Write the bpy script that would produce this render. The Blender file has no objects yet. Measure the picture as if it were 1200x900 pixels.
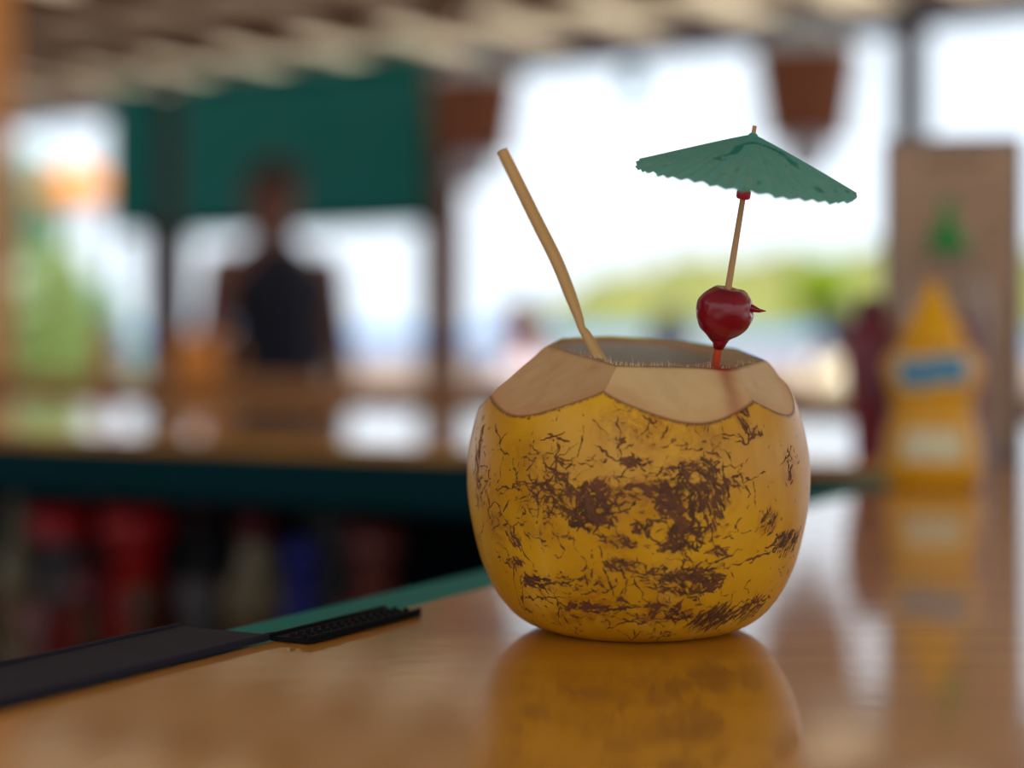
import bpy, bmesh, math, random
import numpy as np
from mathutils import Vector, Matrix

# ------------------------------------------------------------------ camera, sky, sun, exposure
S = bpy.context.scene
COL = S.collection
F = 2200.0                       # focal length in pixels of the 1200x900 frame
HZ = 385.0                       # row of the horizon
ZC = 1.07                        # height of the bar top
EYE = 0.1355                     # lens above the bar top
ZE = ZC + EYE
DC = 0.85                        # distance of the coconut axis

cd = bpy.data.cameras.new('camera'); cam = bpy.data.objects.new('camera', cd); COL.objects.link(cam)
cam.location = (0, 0, ZE); cam.rotation_euler = (math.pi/2, 0, 0)
cd.sensor_width = 36.0; cd.lens = F*36.0/1200.0; cd.shift_y = -(450-HZ)/1200.0
cd.clip_start = 0.02; cd.clip_end = 20000
cd.dof.use_dof = True; cd.dof.focus_distance = 0.805; cd.dof.aperture_fstop = 2.7
S.camera = cam
S.view_settings.view_transform = 'Standard'; S.view_settings.look = 'None'
S.view_settings.gamma = 1.0; S.view_settings.use_curve_mapping = False
S.view_settings.exposure = 0.0

w = bpy.data.worlds.new('sky'); S.world = w; w.use_nodes = True
bg = w.node_tree.nodes['Background']; bg.inputs[0].default_value = (0.80, 0.90, 1.0, 1); bg.inputs[1].default_value = 1.5
sd = bpy.data.lights.new('sun', 'SUN'); sun = bpy.data.objects.new('sun', sd); COL.objects.link(sun)
sd.energy = 11.0; sd.angle = math.radians(2); sd.color = (1, 0.93, 0.82)
sun.rotation_euler = (math.radians(22), math.radians(28), 0); sun.location = (0, 0, 30)

def W(px, py, Y):
    return Vector(((px-600)/F*Y, Y, ZE-(py-HZ)/F*Y))

# ------------------------------------------------------------------ materials
def lin(c):
    return tuple((x/255/12.92 if x/255 <= .04045 else ((x/255+.055)/1.055)**2.4) for x in c) + (1,)

def mat(name, rgb, rough=.5, metal=0., var=.12, scale=12., coat=0., spec=.5, trans=0., bump=0., stretch=(1,1,1), ior=1.45):
    m = bpy.data.materials.new(name); m.use_nodes = True
    nt = m.node_tree; b = nt.nodes['Principled BSDF']
    c = lin(rgb)
    tc = nt.nodes.new('ShaderNodeTexCoord'); mp = nt.nodes.new('ShaderNodeMapping'); mp.inputs['Scale'].default_value = stretch
    nz = nt.nodes.new('ShaderNodeTexNoise'); nz.inputs['Scale'].default_value = scale; nz.inputs['Detail'].default_value = 5
    nt.links.new(tc.outputs['Object'], mp.inputs[0]); nt.links.new(mp.outputs[0], nz.inputs['Vector'])
    mx = nt.nodes.new('ShaderNodeMix'); mx.data_type = 'RGBA'
    mx.inputs[6].default_value = tuple(max(0, v*(1-var)) for v in c[:3]) + (1,)
    mx.inputs[7].default_value = tuple(min(1, v*(1+var)) for v in c[:3]) + (1,)
    nt.links.new(nz.outputs[0], mx.inputs[0]); nt.links.new(mx.outputs[2], b.inputs['Base Color'])
    b.inputs['Roughness'].default_value = rough; b.inputs['Metallic'].default_value = metal
    b.inputs['Coat Weight'].default_value = coat; b.inputs['Coat Roughness'].default_value = .06
    b.inputs['Specular IOR Level'].default_value = spec
    b.inputs['Transmission Weight'].default_value = trans; b.inputs['IOR'].default_value = ior
    if bump:
        bp = nt.nodes.new('ShaderNodeBump'); bp.inputs['Strength'].default_value = bump; bp.inputs['Distance'].default_value = .002
        nt.links.new(nz.outputs[0], bp.inputs['Height']); nt.links.new(bp.outputs[0], b.inputs['Normal'])
    return m

def translucent(name, rgb, amount=.6, var=.15, scale=10., stretch=(1,1,1)):
    m = mat(name, rgb, .8, var=var, scale=scale, stretch=stretch)
    nt = m.node_tree; b = nt.nodes['Principled BSDF']; out = nt.nodes['Material Output']
    t = nt.nodes.new('ShaderNodeBsdfTranslucent'); s = nt.nodes.new('ShaderNodeMixShader'); s.inputs[0].default_value = amount
    nt.links.new(b.inputs['Base Color'].links[0].from_socket, t.inputs[0])
    nt.links.new(b.outputs[0], s.inputs[1]); nt.links.new(t.outputs[0], s.inputs[2]); nt.links.new(s.outputs[0], out.inputs[0])
    return m

M = {}
M['sand'] = mat('sand', (122, 108, 98), .95, scale=.6)
M['sea'] = mat('sea', (26, 96, 150), .6, scale=.02, var=.25)
M['hill'] = mat('hill_green', (96, 100, 44), .95, scale=.05, var=.35)
M['concrete'] = mat('concrete', (120, 112, 104), .8, scale=3)
M['darkwood'] = mat('dark_post_wood', (62, 42, 38), .7, scale=6, stretch=(4,4,.5))
M['brownwood'] = mat('brown_post_wood', (104, 66, 50), .7, scale=6, stretch=(4,4,.5))
M['orangewood'] = mat('orange_post_wood', (236, 166, 100), .6, scale=6, stretch=(4,4,.5))
M['rafter'] = mat('rafter_wood', (96, 70, 58), .8, scale=5)
M['board'] = translucent('brightened_roof_board', (168, 146, 124), .22, scale=4, var=.25)  # board translucency added to brighten the ceiling and the bar
M['sheet'] = translucent('roof_sheet', (216, 200, 172), .36, scale=3)
M['fascia'] = mat('grey_blue_fascia', (92, 96, 118), .7)
M['whiteframe'] = mat('grey_white_frame', (120, 114, 116), .7)
M['teal_canvas'] = mat('teal_canvas', (8, 112, 112), .9, scale=20)
M['teal_paint'] = mat('teal_paint', (10, 122, 116), .7, scale=25, spec=.2)
M['shaded_teal'] = mat('shaded_teal_paint', (4, 44, 50), .85, spec=.08)  # teal paint with the shadow on the far fascia put into its colour
M['navy_dark'] = mat('dark_navy_paint', (5, 14, 24), .8, spec=.1)
M['black'] = mat('black_rubber', (14, 14, 18), .8, scale=60, spec=.2)
M['greyrubber'] = mat('dark_grey_rubber', (48, 46, 56), .85, scale=60, spec=.15)

def wood_varnish(name, a, b_, rough, angle, coat=1.0):
    m = bpy.data.materials.new(name); m.use_nodes = True
    nt = m.node_tree; b = nt.nodes['Principled BSDF']; L = nt.links.new
    tc = nt.nodes.new('ShaderNodeTexCoord'); mp = nt.nodes.new('ShaderNodeMapping')
    mp.inputs['Rotation'].default_value = (0, 0, angle); mp.inputs['Scale'].default_value = (2.0, 14, 14)
    L(tc.outputs['Object'], mp.inputs[0])
    nz = nt.nodes.new('ShaderNodeTexNoise'); nz.inputs['Scale'].default_value = 2.2; nz.inputs['Detail'].default_value = 7; nz.inputs['Distortion'].default_value = .6
    L(mp.outputs[0], nz.inputs['Vector'])
    cr = nt.nodes.new('ShaderNodeValToRGB'); cr.color_ramp.elements[0].position = .3; cr.color_ramp.elements[1].position = .72
    cr.color_ramp.elements[0].color = lin(a); cr.color_ramp.elements[1].color = lin(b_)
    L(nz.outputs[0], cr.inputs[0]); L(cr.outputs[0], b.inputs['Base Color'])
    b.inputs['Roughness'].default_value = rough
    b.inputs['Coat Weight'].default_value = coat; b.inputs['Coat Roughness'].default_value = .07; b.inputs['Coat IOR'].default_value = 1.5
    n2 = nt.nodes.new('ShaderNodeTexNoise'); n2.inputs['Scale'].default_value = 60; n2.inputs['Detail'].default_value = 4
    bp = nt.nodes.new('ShaderNodeBump'); bp.inputs['Strength'].default_value = .10; bp.inputs['Distance'].default_value = .0006
    L(tc.outputs['Object'], n2.inputs['Vector']); L(n2.outputs[0], bp.inputs['Height']); L(bp.outputs[0], b.inputs['Coat Normal'])
    return m
M['bar'] = wood_varnish('golden_varnished_wood', (186, 120, 16), (206, 142, 30), .4, -1.08)
M['bar2'] = wood_varnish('amber_varnished_wood', (128, 78, 24), (164, 106, 36), .75, .6, 0.)

# ------------------------------------------------------------------ mesh helpers
def link(o, parent=None):
    COL.objects.link(o)
    if parent is not None: o.parent = parent
    return o

def tag(o, label, cat, group=None):
    o['label'] = label; o['category'] = cat
    if group: o['group'] = group
    return o

def empty(name, loc, rz=0.):
    o = bpy.data.objects.new(name, None); o.empty_display_size = .05
    o.location = loc; o.rotation_euler = (0, 0, rz); return link(o)

def me_np(name, V, Fc, m, parent=None, smooth=True, loc=None):
    """Fc: (n,4) int array of quads, or a list of polygons"""
    me = bpy.data.meshes.new(name)
    if isinstance(Fc, np.ndarray):
        n, k = Fc.shape
        me.vertices.add(len(V)); me.vertices.foreach_set('co', np.asarray(V, dtype=np.float32).ravel())
        me.loops.add(n*k); me.loops.foreach_set('vertex_index', Fc.astype(np.int32).ravel())
        me.polygons.add(n); me.polygons.foreach_set('loop_start', np.arange(0, n*k, k, dtype=np.int32))
        me.update(calc_edges=True)
    else:
        me.from_pydata([tuple(v) for v in V], [], Fc)
    me.validate()
    if smooth: me.polygons.foreach_set('use_smooth', np.ones(len(me.polygons), dtype=bool))
    me.materials.append(m)
    o = bpy.data.objects.new(name, me)
    if loc is not None: o.location = loc
    return link(o, parent)

def bm_obj(name, bm, m, parent=None, smooth=False, loc=None):
    me = bpy.data.meshes.new(name); bm.normal_update(); bm.to_mesh(me); bm.free()
    me.materials.append(m)
    if smooth: me.polygons.foreach_set('use_smooth', np.ones(len(me.polygons), dtype=bool))
    o = bpy.data.objects.new(name, me)
    if loc is not None: o.location = loc
    return link(o, parent)

def box(name, lo, hi, m, parent=None, bev=0.0, rz=0., loc=None):
    bm = bmesh.new(); bmesh.ops.create_cube(bm, size=1)
    for v in bm.verts:
        v.co = Vector([(lo[i]+hi[i])/2 + v.co[i]*(hi[i]-lo[i]) for i in range(3)])
    if bev: bmesh.ops.bevel(bm, geom=bm.edges[:], offset=bev, segments=2, affect='EDGES')
    o = bm_obj(name, bm, m, parent, loc=loc)
    o.rotation_euler = (0, 0, rz); return o

def prism(name, poly, z0, z1, m, parent=None, bev=0.):
    bm = bmesh.new()
    a = [bm.verts.new((x, y, z0)) for x, y in poly]; b = [bm.verts.new((x, y, z1)) for x, y in poly]
    n = len(poly); bm.faces.new(list(reversed(a))); bm.faces.new(b)
    for i in range(n): bm.faces.new([a[i], a[(i+1) % n], b[(i+1) % n], b[i]])
    bmesh.ops.recalc_face_normals(bm, faces=bm.faces[:])
    if bev: bmesh.ops.bevel(bm, geom=bm.edges[:], offset=bev, segments=3, affect='EDGES')
    return bm_obj(name, bm, m, parent)

def lathe(name, prof, m, parent=None, seg=40, sy=1., loc=None, t0=0., t1=None, off=0., close=True):
    """prof: list of (r,z). partial sweep when t1 given"""
    full = t1 is None
    n = seg if full else seg+1
    th = np.linspace(0, 2*math.pi, seg, endpoint=False) if full else np.linspace(t0, t1, seg+1)
    V = []
    for r, z in prof:
        for t in th: V.append(((r+off)*math.sin(t), -(r+off)*math.cos(t)*sy, z))
    Fc = []
    for i in range(len(prof)-1):
        for j in range(seg):
            k = (j+1) % n
            Fc.append((i*n+j, i*n+k, (i+1)*n+k, (i+1)*n+j))
    if full and close:
        Fc.append(tuple(reversed(range(n)))); Fc.append(tuple((len(prof)-1)*n+j for j in range(n)))
    return me_np(name, V, Fc, m, parent, True, loc)

def tube(name, pts, rad, m, parent=None, seg=10, cap=True):
    pts = [Vector(p) for p in pts]
    if not hasattr(rad, '__len__'): rad = [rad]*len(pts)
    V = []; Fc = []
    up = Vector((0.13, 0.97, 0.2)).normalized()
    for i, p in enumerate(pts):
        d = (pts[min(i+1, len(pts)-1)]-pts[max(i-1, 0)]).normalized()
        a = d.cross(up)
        if a.length < 1e-3: a = d.cross(Vector((1, 0, 0)))
        a.normalize(); b = d.cross(a)
        for j in range(seg):
            t = 2*math.pi*j/seg; V.append(p+(a*math.cos(t)+b*math.sin(t))*rad[i])
    for i in range(len(pts)-1):
        for j in range(seg):
            k = (j+1) % seg; Fc.append((i*seg+j, i*seg+k, (i+1)*seg+k, (i+1)*seg+j))
    if cap:
        Fc.append(tuple(reversed(range(seg)))); Fc.append(tuple((len(pts)-1)*seg+j for j in range(seg)))
    return me_np(name, V, Fc, m, parent)

def struct(o):
    o['kind'] = 'structure'; return o

rng = random.Random(4)

# ------------------------------------------------------------------ ground, sea, headland
def slab(name, x0, x1, y0, y1, z0, z1, m): return struct(box(name, (x0, y0, z0), (x1, y1, z1), m))
sand = slab('beach_sand', -160, 160, -60, 150, -.9, -.5, M['sand'])
sea = slab('sea', -6000, 6000, 150, 9000, -.95, -.56, M['sea'])

def headland():
    X = np.linspace(6, 280, 120); D = np.linspace(0, 1, 26)
    V = []; r = np.random.RandomState(3)
    ph = r.rand(8)*6
    for d in D:
        for x in X:
            u = (x-6)/274
            ridge = 42*min(1, (1-math.exp(-u*10)))*(1+.06*math.sin(u*40+ph[0])+.05*math.sin(u*95+ph[1])+.03*math.sin(u*210+ph[2]))
            prof = math.sin(math.pi*min(1, d*1.0))**.8 if 0 < d < 1 else 0
            V.append((x*1.15, 820+d*320, -.9+ridge*prof+(.6*math.sin(x*1.7+d*30)+.5*math.sin(x*.9-d*50))*prof))
    n = len(X)
    Fc = [(i*n+j, i*n+j+1, (i+1)*n+j+1, (i+1)*n+j) for i in range(len(D)-1) for j in range(n-1)]
    return struct(me_np('green_headland', V, Fc, M['hill'], None, True))
hl = headland()

# ------------------------------------------------------------------ pavilion shell
E1 = Vector((.781, -.625, 0)); E2 = Vector((.625, .781, 0))         # along the open side, and outward
PB = Vector((-.415, 8.3, 0))                                        # a point of the open side
RZ = math.atan2(E1.y, E1.x)
def side_at(px, v=0.):                                              # where the sight line at that column crosses the open side
    k = (px-600)/F
    Y = (E2.x*PB.x+E2.y*PB.y+v)/(E2.x*k+E2.y); return Vector((k*Y, Y, 0))
def LP(u, v, z): p = PB+E1*u+E2*v; return Vector((p.x, p.y, z))
def lbox(name, u0, u1, v0, v1, z0, z1, m, parent=None, bev=0.):
    o = box(name, (u0, v0, z0), (u1, v1, z1), m, parent, bev)
    if parent is None or parent.type == 'EMPTY' and parent.get('plain'):
        o.location = (PB.x, PB.y, 0); o.rotation_euler = (0, 0, RZ)
    return o
floor = struct(lbox('floor', -8.5, 9.5, -13, .35, -.5, 0, M['concrete']))
HE = ZE+1.28                                                        # eave height
slope = .05
def roof_z(v): return HE-v*slope
# ceiling: boards with rafters; a row of translucent sheets lets daylight in near the eave; board translucency is added for brightness
ceil = empty('ceiling', (PB.x, PB.y, 0), RZ); ceil['kind'] = 'structure'
def sbox(name, u0, u1, v0, v1, zo0, zo1, m, parent):               # box that follows the roof slope
    bm = bmesh.new()
    P = [(u0, v0), (u1, v0), (u1, v1), (u0, v1)]
    a = [bm.verts.new((u, v, roof_z(v)+zo0)) for u, v in P]; b = [bm.verts.new((u, v, roof_z(v)+zo1)) for u, v in P]
    bm.faces.new(list(reversed(a))); bm.faces.new(b)
    for i in range(4): bm.faces.new([a[i], a[(i+1) % 4], b[(i+1) % 4], b[i]])
    return bm_obj(name, bm, m, parent)
SP = .5
us = [-7.6+SP*i for i in range(34)]
for i, u in enumerate(us):
    sbox('rafter', u-.045, u+.045, -8.2, .5, -.07, 0, M['rafter'], ceil)
    # sheets between the rafters, in three runs
    if i < len(us)-1:
        a, b = u+.045, u+SP-.045
        vs = [.5, -.62, -1.5, -2.6, -8.2]
        for k in range(4):
            v1, v0 = vs[k], vs[k+1]
            mm = M['sheet'] if k in (0, 2) else M['board']
            nn = 12; Vs = []
            for vv in (v0+.03, v1-.03):
                for q_ in range(nn+1): Vs.append((a+(b-a)*q_/nn, vv, roof_z(vv)-.008+.006*math.cos(q_*math.pi)))
            me_np('roof_sheet' if k in (0, 2) else 'roof_board', Vs, [(q_, q_+1, nn+2+q_, nn+1+q_) for q_ in range(nn)], mm, ceil, k in (0, 2))
for v in (-.62, -1.5, -2.6, -4.2, -6.0, -8.1):
    sbox('purlin', -7.8, 9.6, v-.03, v+.03, -.085, -.0, M['rafter'], ceil)
fb = struct(lbox('trim_1', -7.8, 9.6, -.05, .05, HE-.20, HE-.09, M['fascia']))

def post(px, wpx, m, v=0., name='post', z1=None, label=None):
    p = side_at(px); wd = wpx/F*p.y
    u = (p-PB).dot(E1)
    o = box(name, (-wd/2, -wd/2, 0), (wd/2, wd/2, z1 or HE-.1), m, None, .008)
    o.location = (p.x+E2.x*v, p.y+E2.y*v, 0); o.rotation_euler = (0, 0, RZ)
    return tag(o, label, 'post', 'posts of the open side')
post(192, 36, M['darkwood'], label='slim dark wooden post between the two teal blinds')
post(518, 40, M['brownwood'], label='brown wooden post right of the wide teal blind')
post(1066, 34, M['darkwood'], label='dark wooden post rising behind the menu card')
# near post at the left edge of the view
q = W(-6, 0, 7.0); o = box('post', (-.05, -.05, 0), (.05, .05, HE+.1), M['orangewood'], None, .008)
o.location = (q.x, q.y, 0); o.rotation_euler = (0, 0, RZ); tag(o, 'orange tan wooden post at the left edge of the picture', 'post', 'posts of the open side')
for px, wp in ((215, 6), (126, 6)):
    p = side_at(px); o = box('jamb_board', (-wp/F*p.y/2, -.02, .86), (wp/F*p.y/2, .02, HE-.20), M['whiteframe'], None, .004)
    o.location = p+E2*.02; o.location.z = 0; o.rotation_euler = (0, 0, RZ)
    tag(o, 'pale grey upright board beside the slim dark post' if px == 214 else 'pale grey upright board left of the narrow teal blind', 'board')

# rolled-down blinds: cloth, roller and bottom bar
def blind(pa, pb, drop, label):
    a, b = side_at(pa, -.14), side_at(pb, -.14)
    ua, ub = (a-PB).dot(E1), (b-PB).dot(E1)
    z1 = HE-.12; z0 = ZE+drop
    r = empty('roller_blind', LP((ua+ub)/2, -.14, z0), RZ)
    L = ub-ua; n = 40; V = []
    for k in range(13):
        for i in range(n+1):
            x = -L/2+L*i/n
            V.append((x, .008*math.sin(i*.55)*(1-k/12)+.004*math.sin(i*1.7), (z1-z0)*k/12))
    Fc = [(k*(n+1)+i, k*(n+1)+i+1, (k+1)*(n+1)+i+1, (k+1)*(n+1)+i) for k in range(12) for i in range(n)]
    c = me_np('cloth', V, Fc, M['teal_canvas'], r)
    so = c.modifiers.new('thick', 'SOLIDIFY'); so.thickness = .003
    tube('roller', [(-L/2, 0, z1-z0+.02), (L/2, 0, z1-z0+.02)], .03, M['teal_canvas'], r, 14)
    box('bottom_bar', (-L/2, -.012, -.03), (L/2, .012, 0), M['shaded_teal'], r, .004)
    tag(r, label, 'blind', 'teal roller blinds')
blind(128, 185, .50, 'narrow teal canvas blind left of the slim dark post')
blind(211, 500, .47, 'wide teal canvas blind hanging behind the standing person')

# knee wall with planks and a cap rail
uA, uB = -8.4, 9.4
kw = struct(lbox('wall_front', uA, uB, .09, .15, 0, .80, M['brownwood']))
cr = struct(lbox('trim_2', uA, uB, .085, .22, .80, .88, mat('cap_rail_wood', (150, 96, 50), .5)))
wl = struct(lbox('shade_wall_left', 2.50, 2.62, -10.5, -5.8, 0, HE+.2, mat('shade_wall_boards', (96, 74, 56), .8)))  # unseen wall added to block light from the left and behind

# ------------------------------------------------------------------ the bar: L-shaped top, rails, panels
NA = Vector((-.0135, .99, 0)); ND = Vector((.471, .882, 0)).normalized(); NN = Vector((ND.y, -ND.x, 0))
FA = Vector((.31, 1.916, 0)); FD = Vector((ND.y, -ND.x, 0)); FN = Vector((ND.x, ND.y, 0))
# inner corner
tt = (FA-NA).dot(FN); IC = NA+ND*tt
bar = empty('bar_counter', (IC.x, IC.y, 0))
tag(bar, 'L-shaped bar counter with glossy golden varnished wood top and teal edge', 'bar counter')
def bl(p): return (p.x-IC.x, p.y-IC.y)
NW, FW = .68, .78
ch = .05
poly = [IC-ND*2.2, IC-ND*ch, IC+(-FD)*ch, IC-FD*2.6, IC-FD*2.6+FN*FW, IC+FD*NW+FN*FW, IC+FD*NW-ND*2.2]
ctop = prism('countertop', [bl(p) for p in poly], ZC-.045, ZC, M['bar'], bar, .004)
def strip(name, p0, p1, nrm, a, b, z0, z1, m, bev=.003):
    return prism(name, [bl(p) for p in (p0+nrm*a, p1+nrm*a, p1+nrm*b, p0+nrm*b)], z0, z1, m, bar, bev)
strip('inner_rail', IC-ND*2.2, IC-ND*ch, -FD, .002, .05, ZC-.05, ZC-.004, M['teal_paint'])
strip('inner_rail', IC-FD*.02, IC-FD*2.6, FN, -.03, -.002, ZC-.07, ZC-.012, M['shaded_teal'])
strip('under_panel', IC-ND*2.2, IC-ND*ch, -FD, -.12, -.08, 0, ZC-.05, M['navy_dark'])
strip('outer_panel', IC-ND*2.2+FD*(NW-.16), IC+FD*(NW-.16), FD, 0, .03, 0, ZC-.05, M['shaded_teal'])
strip('outer_panel', IC-FD*2.6, IC+FD*(NW-.16), FN, FW-.2, FW-.17, 0, ZC-.05, M['shaded_teal'])
strip('valance', IC, IC-FD*2.6, FN, .03, .05, ZC-.075, ZC-.05, M['shaded_teal'])
strip('bottle_shelf', IC, IC-FD*2.6, FN, .02, .42, ZC-.37, ZC-.345, M['navy_dark'])
strip('bottle_shelf', IC, IC-FD*2.6, FN, .02, .42, ZC-.75, ZC-.725, M['navy_dark'])
strip('back_board', IC, IC-FD*2.6, FN, .42, .44, 0, ZC-.05, M['navy_dark'])
strip('speed_rail', IC-FD*.5, IC-FD*2.6, FN, -.13, .02, ZC-.52, ZC-.505, M['navy_dark'])
strip('speed_rail_lip', IC-FD*.5, IC-FD*2.6, FN, -.14, -.13, ZC-.52, ZC-.44, M['navy_dark'])

# bar mats along the inner edge of the near leg
def near(t, s, z=0): p = NA+ND*t+NN*s; return Vector((p.x, p.y, ZC+z))
def edge_t(px):                                    # parameter on the inner edge under an image column
    k = (px-600)/F; return (k*NA.y-NA.x)/(ND.x-k*ND.y)
def bar_mat(t0, t1, s0, s1, m, label, bumps=True, z=0.):
    r = empty('bar_mat', near((t0+t1)/2, (s0+s1)/2, z), math.atan2(ND.y, ND.x))
    L, Wd = t1-t0, s1-s0
    box('sheet', (-L/2, -Wd/2, 0.0003), (L/2, Wd/2, .0022), m, r, .0008)
    for y in (-Wd/2, Wd/2-.0025): box('rim', (-L/2, y, .0022), (L/2, y+.0025, .0036), m, r, .0006)
    if bumps:
        bm = bmesh.new()
        nx = int(L/.006); ny = max(2, int((Wd-.008)/.006))
        for i in range(nx):
            for j in range(ny):
                g = bmesh.ops.create_cone(bm, cap_ends=True, segments=6, radius1=.0017, radius2=.0012, depth=.002)
                bmesh.ops.translate(bm, verts=g['verts'], vec=(-L/2+.004+i*.006, -Wd/2+.006+j*.006, .0031))
        o = bm_obj('nubs', bm, m, r); o['kind'] = 'stuff'
    tag(r, label, 'bar mat')
bar_mat(edge_t(310), edge_t(445), .002, .024, M['black'], 'narrow black rubber bar mat with nubs on the inner counter edge')
bar_mat(edge_t(-60), edge_t(318), -.051, .003, M['greyrubber'], 'dark grey rubber drip mat lying over the teal edge at the left', False)

# ------------------------------------------------------------------ second counter behind, running across the left
tab = empty('high_table', tuple((IC-FD*1.2+FN*2.3).to_tuple()[:2])+(0,), math.atan2(FD.y, FD.x))
box('table_top', (-3.2, -.45, 1.0), (1.15, .45, 1.055), M['bar2'], tab, .006)
for x in (-3.0, -1.0, .95):
    for y in (-.36, .36): box('leg', (x-.04, y-.04, 0), (x+.04, y+.04, 1.0), M['brownwood'], tab, .004)
box('apron', (-3.15, -.42, .90), (1.1, -.39, 1.0), M['bar2'], tab, .004); box('apron', (-3.15, .39, .90), (1.1, .42, 1.0), M['bar2'], tab, .004)
box('stretcher', (-3.0, -.02, .25), (.95, .02, .31), M['brownwood'], tab, .004)
tag(tab, 'long amber wooden high table in front of the standing person', 'table')
def on_table(px, s):                               # spot on that table under an image column
    o0 = IC-FD*1.2+FN*(2.3+s); k = (px-600)/F
    t = (k*o0.y-o0.x)/(FD.x-k*FD.y); p = o0+FD*t; return Vector((p.x, p.y, 1.055))

# ------------------------------------------------------------------ THE COCONUT
CX = (747.5-600)/F*DC; CY = DC
px2m = DC/F
prof_px = [(735.7, 96), (735.3, 104), (733, 114), (727, 130), (720, 141), (712, 150), (700, 160), (690, 167), (672, 176.5), (654, 184),
           (634, 189.5), (614, 194), (592, 198), (570, 200), (548, 200.3), (525, 198), (505, 194), (490, 190), (478, 186.5), (465, 181.5), (450, 174), (430, 160), (405, 138), (385, 112), (370, 80), (362, 40), (360, 0)]
PZ = np.array([EYE-(y-HZ)*px2m for y, r in prof_px]); PR = np.array([r*px2m for y, r in prof_px])
PZ[0] = 0.0; PZ -= PZ[0]
s_k = np.concatenate([[0], np.cumsum(np.hypot(np.diff(PR), np.diff(PZ)))])
def smooth_profile(n):
    # Catmull-like: dense linear then gaussian smoothing
    s = np.linspace(0, s_k[-1], 2400); r = np.interp(s, s_k, PR); z = np.interp(s, s_k, PZ)
    k = np.exp(-.5*(np.arange(-60, 61)/22.)**2); k /= k.sum()
    rp = np.convolve(np.pad(r, 60, mode='edge'), k, 'valid'); zp = np.convolve(np.pad(z, 60, mode='edge'), k, 'valid')
    wgt = np.clip((s-.004)/.006, 0, 1); r = r*(1-wgt)+rp*wgt; z = z*(1-wgt)+zp*wgt
    return s, r, z
SS, SR, SZ = smooth_profile(0)

# machete cuts: azimuth from the camera side (+ = right), lower point height, height and radius where it meets the top
TOPB, TOPA, TOP0 = .130, -.060, .1250        # tilt of the sawn top
RCX, RCY = .0078, .002                        # centre of the sawn top
cuts = [(-48, .0985, .0445), (16, .0972, .0455), (58, .0990, .047), (100, .100, .047), (140, .101, .045), (180, .102, .044), (220, .102, .046), (-98, .0985, .0475)]
def top_z(x, y): return TOP0+TOPA*(x-RCX)+TOPB*(y-RCY)
planes = []
for az, zl, rr in cuts:
    a = math.radians(az); e = np.array([math.sin(a), -math.cos(a)])
    i = np.argmin(np.where(SS > .08, np.abs(SZ-zl), 9)); r0 = SR[i]
    c = np.array([RCX, RCY])+e*rr; zt = top_z(c[0], c[1]); rt = c@e
    # plane through (r0,zl) and (rt,zt) in the azimuth plane
    nr, nz = (zt-zl), (r0-rt); L = math.hypot(nr, nz)
    planes.append((e[0]*nr/L, e[1]*nr/L, nz/L, (nr*r0+nz*zl)/L))
planes = np.array(planes)

def wob(th, az):                               # faint unevenness of a hand cut
    return .0006*np.sin(3.1*th+az)+.0004*np.sin(9.7*th+1.3*az)
NCF, NCB = 760, 180
thf = np.linspace(-1.85, 1.85, NCF, endpoint=False); thb = np.linspace(1.85, 2*math.pi-1.85, NCB, endpoint=False)
TH = np.concatenate([thf, thb]); NC = len(TH)
ex, ey = np.sin(TH), -np.cos(TH)
# body lobes: a coconut is faintly three-sided
def lobe(th): return 1+.006*np.cos(3*th+.6)+.003*np.cos(5*th+2)
# along each meridian, find where the body first leaves a half space
dist = np.full((NC, len(SS)), -9.)
for i, (a, b, c, d) in enumerate(planes):
    g = (SR[None, :]*(lobe(TH)*(a*ex+b*ey))[:, None]+c*SZ[None, :])-d-wob(TH, cuts[i][0])[:, None]
    dist = np.maximum(dist, g)
dist = np.maximum(dist, SZ[None, :]-top_z(SR[None, :]*ex[:, None], SR[None, :]*ey[:, None]))
ok = (dist > 0) & (SS[None, :] > .08)
first = np.where(ok.any(1), ok.argmax(1), len(SS)-1)
# sub-sample refinement
f1 = dist[np.arange(NC), first]; f0 = dist[np.arange(NC), first-1]
sb = SS[first-1]+(SS[first]-SS[first-1])*np.clip(-f0/(f1-f0+1e-12), 0, 1)
NR = 430
tt_ = np.linspace(0, 1, NR)
s_grid = sb[:, None]*tt_[None, :]
R_g = np.interp(s_grid, SS, SR)*lobe(TH)[:, None]; Z_g = np.interp(s_grid, SS, SZ)
X_g = R_g*ex[:, None]; Y_g = R_g*ey[:, None]
V = np.stack([X_g, Y_g, Z_g], -1).reshape(-1, 3)
def grid_quads(nc, nr, wrap=True):
    i = np.arange(nc if wrap else nc-1); j = np.arange(nr-1)
    I, J = np.meshgrid(i, j, indexing='ij'); K = (I+1) % nc
    return np.stack([I*nr+J, K*nr+J, K*nr+J+1, I*nr+J+1], -1).reshape(-1, 4)

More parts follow.
